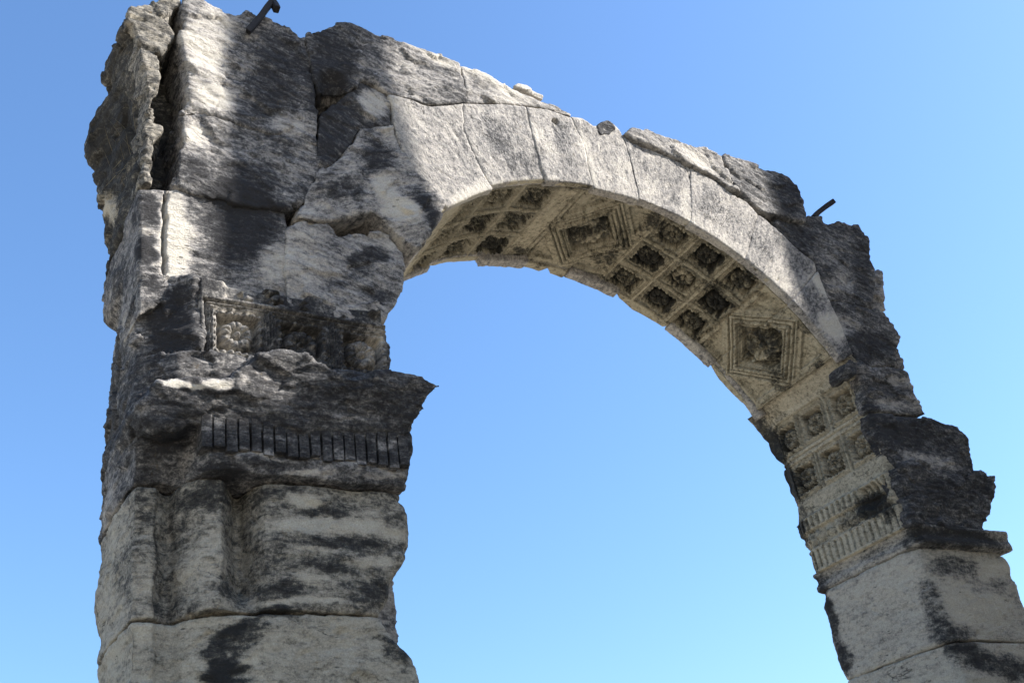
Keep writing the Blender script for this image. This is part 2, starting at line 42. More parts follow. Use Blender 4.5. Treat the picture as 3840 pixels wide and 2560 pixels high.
"BL":[[3.167,10.05,10.559,0.347,0.0,0.13,-0.004,0.0,-0.578,-0.6],[3.161,10.05,9.717,0.336,0.0,0.113,-0.003,0.0,-0.476,-0.5],[3.031,10.05,8.888,0.248,0.0,0.074,-0.001,0.0,-0.286,-0.45],[3.112,10.05,10.183,0.262,0.0,0.094,-0.002,0.0,-0.351,-0.25],[3.264,10.05,9.629,0.225,0.0,-0.063,-0.068,0.0,-0.206,-0.65],[3.034,10.05,10.366,0.157,0.0,0.058,-0.001,0.0,-0.426,-0.25],[4.034,10.05,10.295,0.388,0.0,0.047,-0.139,0.0,-0.83,0.45],[4.14,10.05,9.487,0.308,0.0,-0.045,-0.044,0.0,-0.142,-0.45],[3.791,10.05,9.582,0.201,0.0,-0.029,-0.051,0.0,-0.177,0.2],[2.957,10.05,9.057,0.22,0.0,0.017,-0.027,0.0,-0.211,-0.6],[3.006,10.05,8.535,0.168,0.0,-0.132,-0.11,0.0,-0.197,0.35],[3.629,10.05,8.488,0.36,0.0,0.097,-0.008,0.0,-0.316,0.5],[4.28,10.05,8.957,0.21,0.0,0.059,-0.016,0.0,-0.335,-0.35],[3.88,10.05,9.04,0.298,0.0,-0.048,-0.051,0.0,-0.169,-0.15],[3.961,10.05,8.375,0.309,0.0,0.015,-0.023,0.0,-0.13,-0.2],[3.348,10.05,8.29,0.297,0.0,0.046,-0.013,0.0,-0.156,0.35],[2.532,10.1,7.889,0.119,0.0,0.03,0.004,0.0,-0.208,1.0],[2.538,10.1,7.338,0.108,0.0,0.024,0.004,0.0,-0.222,0.9],[2.538,10.1,7.563,0.063,0.0,0.015,0.001,0.0,-0.056,-0.6],[2.55,10.1,6.931,0.097,0.0,0.02,0.002,0.0,-0.107,0.6],[2.786,10.1,7.593,0.185,0.0,0.043,0.006,0.0,-0.685,-1.3],[3.555,10.1,7.833,0.499,0.0,0.119,-0.011,0.0,-0.51,0.85],[3.87,10.1,7.491,0.197,0.0,-0.041,-0.106,0.0,-0.326,-0.8],[3.564,10.1,8.21,0.45,0.0,0.038,-0.019,0.0,-0.138,0.5],[3.16,10.1,7.223,0.188,0.0,0.04,-0.001,0.0,-0.141,0.2],[5.053,10.05,7.778,0.386,0.0,0.219,0.03,0.0,-0.135,0.85],[4.753,10.05,7.409,0.288,0.0,0.172,0.026,0.0,-0.096,0.45],[4.239,10.05,7.598,0.209,0.0,0.046,-0.023,0.0,-0.452,-0.25],[5.37,10.05,8.006,0.14,0.0,0.032,-0.015,0.0,-0.156,-0.55],[5.12,10.05,7.275,0.227,0.0,-0.047,-0.043,0.0,-0.11,0.6],[4.569,10.05,7.854,0.217,0.0,0.05,-0.012,0.0,-0.187,0.1],[5.337,10.05,7.531,0.143,0.0,0.03,-0.024,0.0,-0.25,0.15],[4.515,10.0,8.624,0.278,0.0,0.074,-0.018,0.0,-0.296,0.25],[4.758,10.0,8.559,0.169,0.0,0.044,-0.018,0.0,-0.264,0.3],[5.356,10.0,8.714,0.136,0.0,0.135,0.18,0.0,-0.291,-1.0],[5.521,10.0,8.492,0.228,0.0,0.057,-0.019,0.0,-0.189,-1.0],[5.283,10.0,9.271,0.173,0.0,-0.171,-0.212,0.0,-0.28,0.75],[4.936,10.0,8.475,0.068,0.0,0.034,0.035,0.0,-0.308,0.45],[5.833,10.0,8.65,0.132,0.0,0.126,0.16,0.0,-0.262,0.75],[5.953,10.0,8.386,0.123,0.0,0.03,-0.016,0.0,-0.136,0.6],[4.359,10.0,8.265,0.162,0.0,0.041,-0.007,0.0,-0.127,-0.2],[4.754,10.0,10.65,0.364,0.0,0.129,-0.047,0.0,-0.729,0.6],[4.568,10.0,10.001,0.234,0.0,0.077,-0.013,0.0,-0.219,0.5],[5.787,10.0,10.86,0.509,0.0,-0.119,-0.159,0.0,-0.372,-0.25],[6.296,10.0,11.342,0.427,0.0,-0.131,-0.041,0.0,-0.086,-0.9],[7.103,10.0,11.236,0.474,0.0,-0.144,-0.046,-0.0,-0.088,-0.8],[7.491,10.0,11.001,0.415,-0.0,0.011,-0.046,0.0,-0.125,-0.4],[4.683,10.0,9.544,0.233,0.0,0.071,-0.027,0.0,-0.425,0.35],[5.302,10.0,10.198,0.25,0.0,0.081,-0.023,0.0,-0.273,-1.2],[5.497,10.0,9.793,0.125,0.0,0.038,-0.028,0.0,-0.296,-0.2],[5.183,10.0,9.626,0.243,0.0,0.073,-0.012,0.0,-0.145,0.3],[6.565,10.0,9.064,0.32,0.0,0.322,0.072,0.0,-0.103,-0.7],[7.31,10.0,9.442,0.429,0.0,0.154,-0.009,0.0,-0.112,-0.5],[6.049,10.0,10.036,0.296,0.0,0.091,-0.039,0.0,-0.345,0.05],[6.539,10.0,9.594,0.182,0.0,0.177,0.182,0.0,-0.306,0.1],[7.137,10.0,10.065,0.149,0.0,0.128,0.201,0.0,-0.467,0.45],[7.505,10.0,9.793,0.125,0.0,0.103,0.099,0.0,-0.233,0.35],[8.207,10.0,10.542,0.234,0.0,0.071,-0.064,0.0,-0.34,0.3],[8.235,10.0,9.921,0.23,-0.0,0.064,-0.063,0.0,-0.326,0.15],[7.87,10.0,10.282,0.087,0.0,0.073,0.151,-0.0,-0.362,-0.3],[8.614,10.0,10.342,0.113,0.0,0.071,0.055,0.0,-0.359,-0.4],[8.996,10.0,10.535,0.185,-0.0,0.085,-0.017,0.0,-0.325,0.0],[9.672,10.0,9.918,0.156,0.0,0.066,-0.03,0.0,-0.4,-0.3],[10.146,10.0,10.206,0.307,0.0,0.083,-0.137,0.0,-0.527,0.15],[10.233,10.0,9.824,0.122,0.0,0.031,-0.138,0.0,-0.516,-0.4],[10.72,10.0,10.029,0.317,0.0,0.082,-0.112,0.0,-0.397,0.25],[11.16,10.0,9.651,0.277,0.0,0.066,-0.079,0.0,-0.262,0.1],[10.786,10.0,9.244,0.183,0.0,-0.134,-0.19,0.0,-0.194,-0.2],[11.535,10.0,9.336,0.374,0.0,0.085,-0.138,0.0,-0.432,0.1],[11.733,10.0,8.747,0.154,0.0,-0.207,-0.223,-0.0,-0.171,-0.3],[11.724,10.0,10.63,0.294,0.0,0.079,-0.118,0.0,-0.377,0.1],[10.718,10.0,10.782,0.419,0.0,-0.122,-0.119,-0.0,-0.17,-0.5],[12.467,10.0,10.523,0.409,0.0,0.106,-0.179,0.0,-0.526,0.6],[12.358,10.0,9.277,0.238,0.0,0.182,0.158,0.0,-0.215,0.3],[12.639,10.0,8.892,0.112,0.0,0.064,0.062,0.0,-0.228,-1.0],[12.355,10.0,8.559,0.17,-0.0,0.12,0.141,0.0,-0.219,0.3],[12.61,10.0,8.181,0.258,0.0,0.146,0.082,0.0,-0.238,-1.1],[12.758,10.0,7.788,0.122,0.0,0.051,0.011,0.0,-0.211,0.2],[13.096,10.0,9.647,0.254,0.0,-0.09,-0.204,0.0,-0.228,-0.35],[13.148,10.0,9.037,0.286,0.0,-0.104,-0.226,0.0,-0.244,-0.5],[12.633,10.0,9.793,0.286,0.0,-0.101,-0.197,0.0,-0.228,0.3],[13.8,10.0,9.591,0.27,0.0,0.059,-0.225,0.0,-0.56,0.3],[13.265,10.0,7.911,0.599,0.0,0.1,-0.127,0.0,-0.313,0.5],[13.099,10.0,8.308,0.25,0.0,0.045,-0.116,0.0,-0.295,-0.2],[13.394,10.0,7.214,0.549,0.0,0.002,-0.15,0.0,-0.24,0.1],[13.728,10.0,7.337,0.354,0.0,-0.026,-0.084,0.0,-0.114,-0.55],[13.279,10.0,6.941,0.36,0.0,-0.002,-0.059,-0.0,-0.094,-0.45],[13.856,10.0,6.983,0.202,-0.0,0.027,-0.07,0.0,-0.157,-0.4],[13.617,10.0,6.036,0.671,0.0,-0.02,-0.079,0.0,-0.118,-0.75],[13.421,10.0,6.421,0.58,0.0,0.069,-0.115,0.0,-0.261,0.3],[13.923,10.0,5.502,0.873,0.0,0.076,-0.136,0.0,-0.284,0.2],[13.628,9.87,4.817,1.011,0.0,-0.035,-0.117,0.0,-0.174,1.0],[12.86,9.87,4.872,0.223,0.0,0.016,-0.074,0.0,-0.163,0.3],[13.497,10.0,4.426,0.604,0.0,-0.029,-0.113,0.0,-0.168,0.75],[14.363,10.0,4.421,0.386,-0.0,0.02,-0.09,0.0,-0.172,-0.7],[13.298,10.0,3.833,0.449,0.0,0.114,0.013,0.0,-0.311,-0.6],[14.1,10.0,3.83,0.373,0.0,0.013,-0.165,0.0,-0.314,-0.4],[12.918,10.0,3.939,0.199,0.0,0.063,0.065,0.0,-0.324,0.9],[13.065,10.0,3.441,0.362,0.0,-0.167,-0.237,0.0,-0.182,1.0],[13.867,10.0,3.045,0.828,0.0,-0.094,-0.139,0.0,-0.173,1.0],[13.252,10.0,3.212,0.401,0.0,-0.044,-0.131,0.0,-0.173,0.7],[14.095,10.0,4.172,0.546,0.0,-0.009,-0.083,0.0,-0.129,0.35],[12.85,11.859,4.28,0.0,-0.17,-0.022,0.0,0.005,-0.344,1.3],[12.85,11.819,3.693,0.0,-0.183,-0.019,0.0,0.004,-0.302,1.2],[12.85,11.854,4.574,-0.0,-0.115,-0.04,0.0,0.069,-0.175,0.9],[12.85,10.448,4.431,0.0,-0.446,-0.003,0.0,-0.04,-0.242,-0.2],[12.85,11.881,4.817,0.0,-0.183,-0.065,0.0,0.06,-0.153,0.7],[12.85,10.169,3.666,0.0,-0.203,-0.066,0.0,0.087,-0.208,0.4],[12.85,12.116,7.221,0.0,-0.186,-0.023,0.0,-0.08,-0.388,0.7],[12.85,11.978,6.478,0.0,-0.18,-0.017,0.0,-0.068,-0.332,0.9],[12.85,12.149,7.708,-0.0,-0.111,-0.055,0.0,0.075,-0.201,0.4],[12.85,9.713,6.215,0.0,-0.103,-0.017,0.0,-0.012,-0.391,0.8],[12.85,10.002,6.777,0.0,-0.077,-0.015,0.0,-0.013,-0.341,0.3],[12.85,10.446,5.466,0.0,-0.287,0.006,-0.0,-0.054,-0.208,1.4],[12.85,10.893,5.45,0.0,-0.235,0.005,0.0,-0.044,-0.159,0.5],[12.85,10.202,5.232,0.0,-0.1,-0.041,0.0,0.069,-0.167,0.8],[12.85,11.981,5.683,0.0,-0.125,-0.016,0.0,-0.021,-0.208,0.5],[3.959,9.84,4.534,0.186,0.0,-0.001,-0.01,0.0,-0.074,-1.3],[4.305,9.84,4.288,0.768,0.0,-0.011,-0.015,0.0,-0.1,-1.1],[4.683,9.84,4.394,0.19,0.0,0.014,-0.01,0.0,-0.121,-0.5],[3.74,9.84,4.569,0.305,0.0,-0.001,-0.012,0.0,-0.101,0.35],[4.316,9.84,4.458,0.547,0.0,-0.004,-0.009,0.0,-0.06,0.35],[4.384,9.84,4.114,0.588,0.0,-0.003,-0.009,0.0,-0.063,0.6],[3.928,9.84,3.889,0.345,0.0,0.001,-0.007,0.0,-0.069,0.2],[4.645,9.84,3.937,0.299,0.0,-0.004,-0.009,0.0,-0.058,-0.8],[4.133,9.84,4.031,0.265,0.0,-0.002,-0.005,0.0,-0.035,-0.5],[4.049,9.84,3.711,0.259,0.0,-0.006,-0.009,0.0,-0.068,-0.5],[3.746,9.84,3.613,0.251,0.0,-0.002,-0.007,0.0,-0.075,0.55],[4.669,9.84,3.674,0.25,0.0,-0.01,-0.017,0.0,-0.096,0.5],[4.234,9.84,3.871,0.264,0.0,-0.009,-0.008,0.0,-0.052,0.5],[3.952,9.84,3.501,0.511,0.0,0.01,-0.002,0.0,-0.029,-0.8],[4.905,9.84,4.225,0.12,0.0,0.008,-0.013,0.0,-0.139,-0.2],[3.106,10.0,3.87,0.222,0.0,0.012,-0.003,0.0,-0.46,-0.55],[2.596,10.0,3.721,0.145,0.0,0.007,0.009,0.0,-0.523,-0.5],[3.11,10.0,4.516,0.229,0.0,0.019,-0.001,0.0,-0.124,0.4],[3.266,10.0,3.67,0.162,0.0,0.007,-0.002,0.0,-0.107,0.45],[3.439,10.0,4.102,0.067,0.0,0.004,-0.01,0.0,-0.434,-0.45],[2.707,10.0,4.097,0.157,0.0,0.01,0.001,0.0,-0.067,0.25],[2.904,10.0,4.81,0.248,0.0,0.025,0.0,0.0,-0.181,-0.1],[2.584,10.0,3.325,0.112,0.0,0.003,0.002,0.0,-0.116,-0.7],[2.584,10.0,4.428,0.158,0.0,0.013,0.001,0.0,-0.086,0.2],[3.375,9.86,3.322,0.195,0.0,0.054,0.012,0.0,-0.054,1.0],[3.254,9.86,3.22,0.214,0.0,0.043,0.012,0.0,-0.077,1.2],[3.135,9.86,3.1,0.132,0.0,0.05,0.023,0.0,-0.065,1.1],[3.371,9.86,3.124,0.193,0.0,0.054,0.017,0.0,-0.068,0.9],[3.211,9.86,2.948,0.193,0.0,0.019,0.008,0.0,-0.114,1.3],[3.132,9.86,2.815,0.153,0.0,0.001,-0.001,0.0,-0.09,1.2],[3.405,9.86,2.911,0.109,0.0,0.02,0.007,0.0,-0.045,0.8],[3.305,9.86,2.797,0.193,0.0,0.027,0.007,0.0,-0.052,0.9],[3.642,9.86,3.411,0.205,0.0,-0.007,-0.005,0.0,-0.049,0.7],[3.535,9.86,3.266,0.121,0.0,0.024,0.008,0.0,-0.055,0.6],[4.831,9.86,3.089,0.157,0.0,-0.052,-0.042,0.0,-0.087,0.85],[4.705,9.86,3.191,0.128,0.0,-0.03,-0.015,0.0,-0.041,0.5],[4.195,9.86,3.12,0.557,0.0,0.01,-0.013,0.0,-0.203,-0.2],[2.756,9.86,2.943,0.333,0.0,0.004,0.002,0.0,-0.224,-0.25],[3.447,9.86,2.989,0.132,0.0,-0.021,-0.006,0.0,-0.027,-1.2],[3.9,9.86,3.134,0.123,0.0,-0.014,-0.004,0.0,-0.02,0.5],[4.49,9.86,3.002,0.172,0.0,-0.021,-0.005,0.0,-0.02,0.5],[4.012,9.86,2.877,0.125,0.0,0.001,-0.001,0.0,-0.02,0.4],[3.579,9.72,4.912,0.258,0.0,-0.011,-0.008,0.0,-0.047,-0.6],[3.97,9.72,4.767,0.312,0.0,0.003,-0.006,0.0,-0.047,-0.7],[4.437,9.72,4.923,0.28,0.0,0.004,-0.01,0.0,-0.063,-0.55],[4.834,9.72,4.829,0.192,0.0,0.002,-0.015,0.0,-0.088,-0.8],[4.648,9.72,5.199,0.289,0.0,0.008,-0.011,0.0,-0.07,-0.2],[3.191,9.72,4.69,0.25,0.0,0.025,-0.002,0.0,-0.116,0.6],[3.706,9.72,4.81,0.262,0.0,0.008,-0.007,0.0,-0.065,0.3],[3.071,9.72,5.178,0.11,0.0,0.014,-0.001,0.0,-0.093,-0.7],[4.885,9.72,5.127,0.198,0.0,0.022,-0.005,0.0,-0.05,-0.7],[4.375,9.72,5.389,0.284,0.0,0.01,-0.006,0.0,-0.04,-0.4],[2.7,9.95,5.315,0.248,0.0,0.032,0.004,0.0,-0.35,0.8],[2.605,9.95,4.758,0.16,0.0,0.016,0.002,0.0,-0.097,0.1],[2.848,9.95,4.872,0.082,0.0,0.009,0.001,0.0,-0.136,-0.3],[2.865,9.45,5.482,0.351,0.0,0.038,-0.001,0.0,-0.042,-2.2],[3.288,9.45,5.602,0.173,0.0,0.026,-0.001,0.0,-0.068,-0.5],[3.644,9.45,5.764,0.22,0.0,-0.009,-0.019,0.0,-0.1,-0.1],[4.392,9.45,5.88,0.266,0.0,-0.064,-0.04,0.0,-0.103,0.1],[3.281,9.45,5.302,0.34,0.0,0.027,-0.003,0.0,-0.047,-0.2],[3.383,9.95,6.545,0.381,0.0,0.07,-0.009,0.0,-0.508,-0.7],[3.392,9.95,7.036,0.283,0.0,0.029,-0.007,0.0,-0.079,-0.5],[3.193,9.95,5.918,0.22,0.0,0.077,0.01,0.0,-0.068,-0.4],[4.953,9.95,6.464,0.17,0.0,0.028,-0.024,0.0,-0.282,-0.7],[5.09,9.95,6.827,0.109,0.0,0.02,-0.021,0.0,-0.234,-0.2],[4.131,9.95,6.221,0.294,0.0,0.047,-0.005,0.0,-0.107,-0.1],[2.5,11.96,10.467,0.0,-1.427,-1.158,0.0,-0.15,-1.075,0.5],[2.5,11.482,8.872,0.0,-0.452,-0.302,0.0,-0.222,-0.447,-1.1],[2.5,11.858,8.223,0.0,-0.711,-0.461,0.0,-0.062,-0.416,0.2],[2.5,10.682,6.685,0.0,-0.468,-0.25,0.0,-0.234,-0.454,-0.5],[2.5,10.908,6.281,0.0,-0.485,-0.262,0.0,-0.046,-0.392,0.0],[2.5,11.202,5.711,0.0,-0.592,-0.286,0.0,-0.037,-0.271,0.1],[2.5,10.971,4.646,0.0,-0.639,-0.26,0.0,-0.07,-0.532,-0.5],[2.5,11.013,3.695,0.0,-0.617,-0.203,0.0,-0.074,-0.53,-0.5],[2.5,10.959,7.523,0.0,-0.41,-0.262,0.0,-0.035,-0.312,0.4],[2.5,10.495,4.902,0.0,-0.345,-0.153,0.0,-0.02,-0.192,-0.2],[2.773,10.1,6.393,0.242,0.0,0.043,0.005,0.0,-0.517,0.55],[2.703,10.1,6.747,0.178,0.0,0.034,0.002,0.0,-0.159,0.3]],  # real stains, plus pale patches painted for sunlit stone and dark for shade
"slit":[[2.7,10.1,8.18],[2.675,10.1,7.913],[2.671,10.1,7.566],[2.683,10.1,7.287],[2.681,10.1,7.094]],
"bar1":[[3.639,10.15,10.874],[3.64,9.99,10.813],[3.797,9.97,11.094],[3.878,9.96,11.269],[3.935,9.95,11.375],[3.965,9.95,11.403],[3.984,9.93,11.329],[3.993,9.9,11.234]],
"bar2":[[13.487,10.4,10.668],[13.611,10.38,10.784],[13.796,10.33,10.923],[13.976,10.28,11.044]]}
SKY = (1.65, 4.0, 8.8, .087)
SUN_E = 5.0
EXPO = 1.66
EAVES = 4.72
import bpy, bmesh, math, random, time
import numpy as np
from mathutils import Vector, Matrix
T0 = time.time()
S = 0.6            # one modelling unit is 0.6 m
EYE = 1.65         # eye height of the photographer, metres
CX, CZ, RR = 8.878, 5.4516, 4.269      # centre and radius of the arch, modelling units
YF, YB = 10.0, 12.0                    # front and back plane of the arch
SUN_AZ, SUN_EL = 60.0, 36.0            # sun: degrees right of the arch's front normal, elevation
scene = bpy.context.scene
COL = scene.collection
rng = random.Random(7)

# ------------------------------------------------------------------ noise
_r = np.random.RandomState(11)
_perm = np.concatenate([_r.permutation(256)] * 3)
_grad = _r.normal(size=(256, 3)); _grad /= np.linalg.norm(_grad, axis=1)[:, None]
def pnoise(p):
    """gradient noise, about -1..1, p is (n, 3)"""
    p = np.asarray(p, float)
    i = np.floor(p).astype(int); f = p - i; i &= 255
    w = f * f * f * (f * (f * 6 - 15) + 10)
    out = np.zeros(len(p))
    for dx in (0, 1):
        for dy in (0, 1):
            for dz in (0, 1):
                h = _perm[_perm[_perm[(i[:, 0] + dx) & 255] + ((i[:, 1] + dy) & 255)] + ((i[:, 2] + dz) & 255)]
                g = _grad[h]
                d = (g * (f - np.array([dx, dy, dz]))).sum(1)
                out += d * (w[:, 0] if dx else 1 - w[:, 0]) * (w[:, 1] if dy else 1 - w[:, 1]) * (w[:, 2] if dz else 1 - w[:, 2])
    return out * 1.55
def fbm(p, n=4, gain=.5):
    p = np.asarray(p, float); o = 0; a = 1; t = 0
    for k in range(n):
        o = o + a * pnoise(p * 2.03 ** k + 17.3 * k); t += a; a *= gain
    return o / t
def ridge(p, n=3):
    p = np.asarray(p, float); o = 0; a = 1; t = 0
    for k in range(n):
        o = o + a * (1 - 2 * np.abs(pnoise(p * 2.1 ** k + 9.1 * k))); t += a; a *= .5
    return o / t
def facet(P, cell, slope, seed):
    """chipped look: every random cell tilts its own way"""
    q = P / cell + seed * 3.7; i0 = np.floor(q).astype(int); best = np.full(len(P), 9.); out = np.zeros(len(P))
    for dx in (-1, 0, 1):
        for dy in (-1, 0, 1):
            for dz in (-1, 0, 1):
                i = i0 + (dx, dy, dz); k = i & 255
                h = _perm[_perm[_perm[k[:, 0]] + k[:, 1]] + k[:, 2]]
                d = q - (i + .5 + .42 * _grad[h]); r = (d * d).sum(1)
                m = r < best; best = np.where(m, r, best); out = np.where(m, (d * _grad[(h + 91) & 255]).sum(1), out)
    return out * slope * cell
def sstep(a, b, x):
    t = np.clip((x - a) / (b - a), 0, 1); return t * t * (3 - 2 * t)
def lerp_tab(tab, z, k):
    t = sorted(tab); return float(np.interp(z, [r[0] for r in t], [r[k] for r in t]))

# ------------------------------------------------------------------ scene graph helpers
def world(v):
    v = np.asarray(v, float) * S; v[:, 2] += EYE; return v
def tag(o, label=None, cat=None, group=None, kind=None):
    if label: o['label'] = label
    if cat: o['category'] = cat
    if group: o['group'] = group
    if kind: o['kind'] = kind
    return o
def empty(name, loc):
    o = bpy.data.objects.new(name, None); o.empty_display_size = .3; COL.objects.link(o); o.location = loc; return o
def place(o, parent):
    COL.objects.link(o)
    if parent is not None:
        o.parent = parent
        p = parent; off = Vector((0, 0, 0))
        while p is not None: off += Vector(p.location); p = p.parent
        o.location = -off            # mesh data are in world coordinates
    return o
def fattr(me, name, vals, typ='FLOAT'):
    a = me.attributes.new(name, typ, 'POINT')
    if typ == 'FLOAT': a.data.foreach_set('value', np.asarray(vals, np.float32))
    else: a.data.foreach_set('vector', np.asarray(vals, np.float32).ravel())

# ------------------------------------------------------------------ stains plus light and shade painted as soft patches, in stone coordinates
_B = np.array(DATA['BL'])
def stain_light_at(P, base):
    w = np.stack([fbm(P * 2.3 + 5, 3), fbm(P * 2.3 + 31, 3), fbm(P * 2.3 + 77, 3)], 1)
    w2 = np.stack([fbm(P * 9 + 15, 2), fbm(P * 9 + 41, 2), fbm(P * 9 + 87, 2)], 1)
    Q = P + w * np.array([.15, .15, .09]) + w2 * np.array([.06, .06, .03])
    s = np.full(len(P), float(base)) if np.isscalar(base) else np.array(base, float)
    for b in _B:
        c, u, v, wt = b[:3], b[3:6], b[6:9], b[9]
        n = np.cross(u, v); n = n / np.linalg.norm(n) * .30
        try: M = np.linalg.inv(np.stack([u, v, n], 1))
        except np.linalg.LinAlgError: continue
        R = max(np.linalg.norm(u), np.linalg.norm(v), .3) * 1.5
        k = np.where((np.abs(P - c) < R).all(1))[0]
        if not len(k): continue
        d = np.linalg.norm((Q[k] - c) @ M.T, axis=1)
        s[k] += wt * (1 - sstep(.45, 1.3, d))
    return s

# ------------------------------------------------------------------ solids
def prism(poly, y0, y1, shrink=.0, fn=None, split=3):
    """outline in x,z pushed from y0 back to y1"""
    P = [np.array(p, float) for p in poly]
    a = sum(P[i][0] * P[(i + 1) % len(P)][1] - P[(i + 1) % len(P)][0] * P[i][1] for i in range(len(P)))
    if a < 0: P = P[::-1]
    if shrink:
        Q = []
        for i in range(len(P)):
            d1 = P[i] - P[i - 1]; d2 = P[(i + 1) % len(P)] - P[i]
            n1 = np.array([-d1[1], d1[0]]) / (np.linalg.norm(d1) + 1e-9); n2 = np.array([-d2[1], d2[0]]) / (np.linalg.norm(d2) + 1e-9)
            n = n1 + n2; L = np.linalg.norm(n)
            Q.append(P[i] + (n / L * shrink * min(1.6, 2 / max(L, .6)) if L > 1e-6 else 0))
        P = Q
    n = len(P); V = []; F = []
    ys = np.linspace(y0, y1, split)
    for y in ys: V += [(p[0], y, p[1]) for p in P]
    for k in range(split - 1):
        F += [(k * n + i, k * n + (i + 1) % n, (k + 1) * n + (i + 1) % n, (k + 1) * n + i) for i in range(n)]
    F.append(tuple(range(n - 1, -1, -1))); F.append(tuple((split - 1) * n + i for i in range(n)))
    V = np.array(V)
    if fn is not None: V = fn(V)
    return V, F
def loft(rows):
    """rows: (z, [(x, y) ...]) plan outlines stacked in z"""
    n = len(rows[0][1]); V = []; F = []
    for z, pl in rows:
        for p in pl: V.append((p[0], p[1], p[2] if len(p) > 2 else z))
    for k in range(len(rows) - 1):
        F += [(k * n + i, k * n + (i + 1) % n, (k + 1) * n + (i + 1) % n, (k + 1) * n + i) for i in range(n)]
    F.append(tuple(range(n - 1, -1, -1))); F.append(tuple((len(rows) - 1) * n + i for i in range(n)))
    return np.array(V), F
def raw_mesh(solids):
    V = []; F = []
    for v, f in solids:
        o = len(V); v = np.asarray(v, float)
        vol = sum(np.dot(v[q[0]], np.cross(v[q[k]], v[q[k + 1]])) for q in f for k in range(1, len(q) - 1))
        V += [tuple(p) for p in v]; F += [tuple(i + o for i in (q if vol > 0 else q[::-1])) for q in f]
    me = bpy.data.meshes.new('raw'); me.from_pydata(V, [], F)
    bm = bmesh.new(); bm.from_mesh(me)
    bmesh.ops.triangulate(bm, faces=[f for f in bm.faces if len(f.verts) > 4], ngon_method='BEAUTY')
    bm.to_mesh(me); bm.free()
    return me
def remesh(solids, voxel, smooth):
    me = raw_mesh(solids)
    o = bpy.data.objects.new('tmp', me); COL.objects.link(o)
    m = o.modifiers.new('r', 'REMESH'); m.mode = 'VOXEL'; m.voxel_size = voxel
    if smooth:
        s = o.modifiers.new('s', 'SMOOTH'); s.iterations = smooth; s.factor = .5
    dg = bpy.context.evaluated_depsgraph_get()
    out = bpy.data.meshes.new_from_object(o.evaluated_get(dg))
    bpy.data.objects.remove(o); bpy.data.meshes.remove(me)
    return out
BED = np.array([.28, .28, 1.0])
def grain_bed(P, tilt=0.0):
    x = P[:, 0] * math.cos(tilt) - P[:, 2] * math.sin(tilt); z = P[:, 0] * math.sin(tilt) + P[:, 2] * math.cos(tilt)
    return np.stack([x * .36, P[:, 1] * .36, z], 1)
def grain_ring(P):
    a = np.arctan2(P[:, 2] - CZ, P[:, 0] - CX); r = np.hypot(P[:, 2] - CZ, P[:, 0] - CX)
    return np.stack([a * RR, P[:, 1] * .7, r * .42], 1)
def grain_iso(P):
    return P * np.array([.7, .7, 1.])
def finish(me, name, parent, P, stain_light, warm, gco, mat, smooth=True):
    me.vertices.foreach_set('co', world(P).astype(np.float32).ravel())
    fattr(me, 'stain_light', stain_light); fattr(me, 'warm', np.full(len(P), warm) if np.isscalar(warm) else warm); fattr(me, 'gco', gco, 'FLOAT_VECTOR')
    me.materials.clear(); me.materials.append(mat)
    me.polygons.foreach_set('use_smooth', np.full(len(me.polygons), smooth)); me.update(); me.name = name
    o = bpy.data.objects.new(name, me); return place(o, parent)
def rock(name, parent, solids, voxel=.024, smooth=4, macro=.035, mid=.02, fine=.010, base=0., warm=0., grain=None, tilt=0., dents=(), cracks=(), seed=0., rough=1., chip=.09, extra=None, mat=None):
    me = remesh(solids, voxel, smooth)
    n = len(me.vertices); P = np.empty(n * 3, np.float32); me.vertices.foreach_get('co', P); P = P.reshape(-1, 3).astype(float)
    N = np.empty(n * 3, np.float32); me.vertex_normals.foreach_get('vector', N); N = N.reshape(-1, 3).astype(float)
    g = (grain or (lambda q: grain_bed(q, tilt)))(P)
    d = macro * fbm(P * .95 + seed, 2) + facet(P * np.array([1, 1, 1.5]), .42, chip, seed) + facet(g * np.array([1.4, 1.4, 1.6]), .13, chip, seed + 5) + mid * fbm(g * 4.2 + seed, 3) + fine * ridge(g * 13 + seed, 2)
    pit = fbm(g * np.array([1.6, 1.6, 1]) * 9 + seed + 40, 2); d -= .03 * rough * sstep(.42, .75, pit)
    for c, r, dep in dents:
        q = np.linalg.norm((P - np.array(c)) / np.array(r), axis=1); d -= dep * (1 - sstep(.5, 1.05, q))
    for line, w, dep in cracks:
        L = np.array(line, float); best = np.full(n, 9.)
        wob = np.stack([fbm(P * 5 + 3, 2), fbm(P * 5 + 60, 2), fbm(P * 5 + 90, 2)], 1) * .03
        for a, b in zip(L[:-1], L[1:]):
            ab = b - a; t = np.clip(((P + wob - a) @ ab) / (ab @ ab), 0, 1)
            best = np.minimum(best, np.linalg.norm(P + wob - a - t[:, None] * ab, axis=1))
        d -= dep * (1 - sstep(w * .35, w, best))
    P2 = P + N * d[:, None]
    if extra is not None: P2 = extra(P2, N)
    return finish(me, name, parent, P2, stain_light_at(P, base), warm, g, mat or M['stone'])

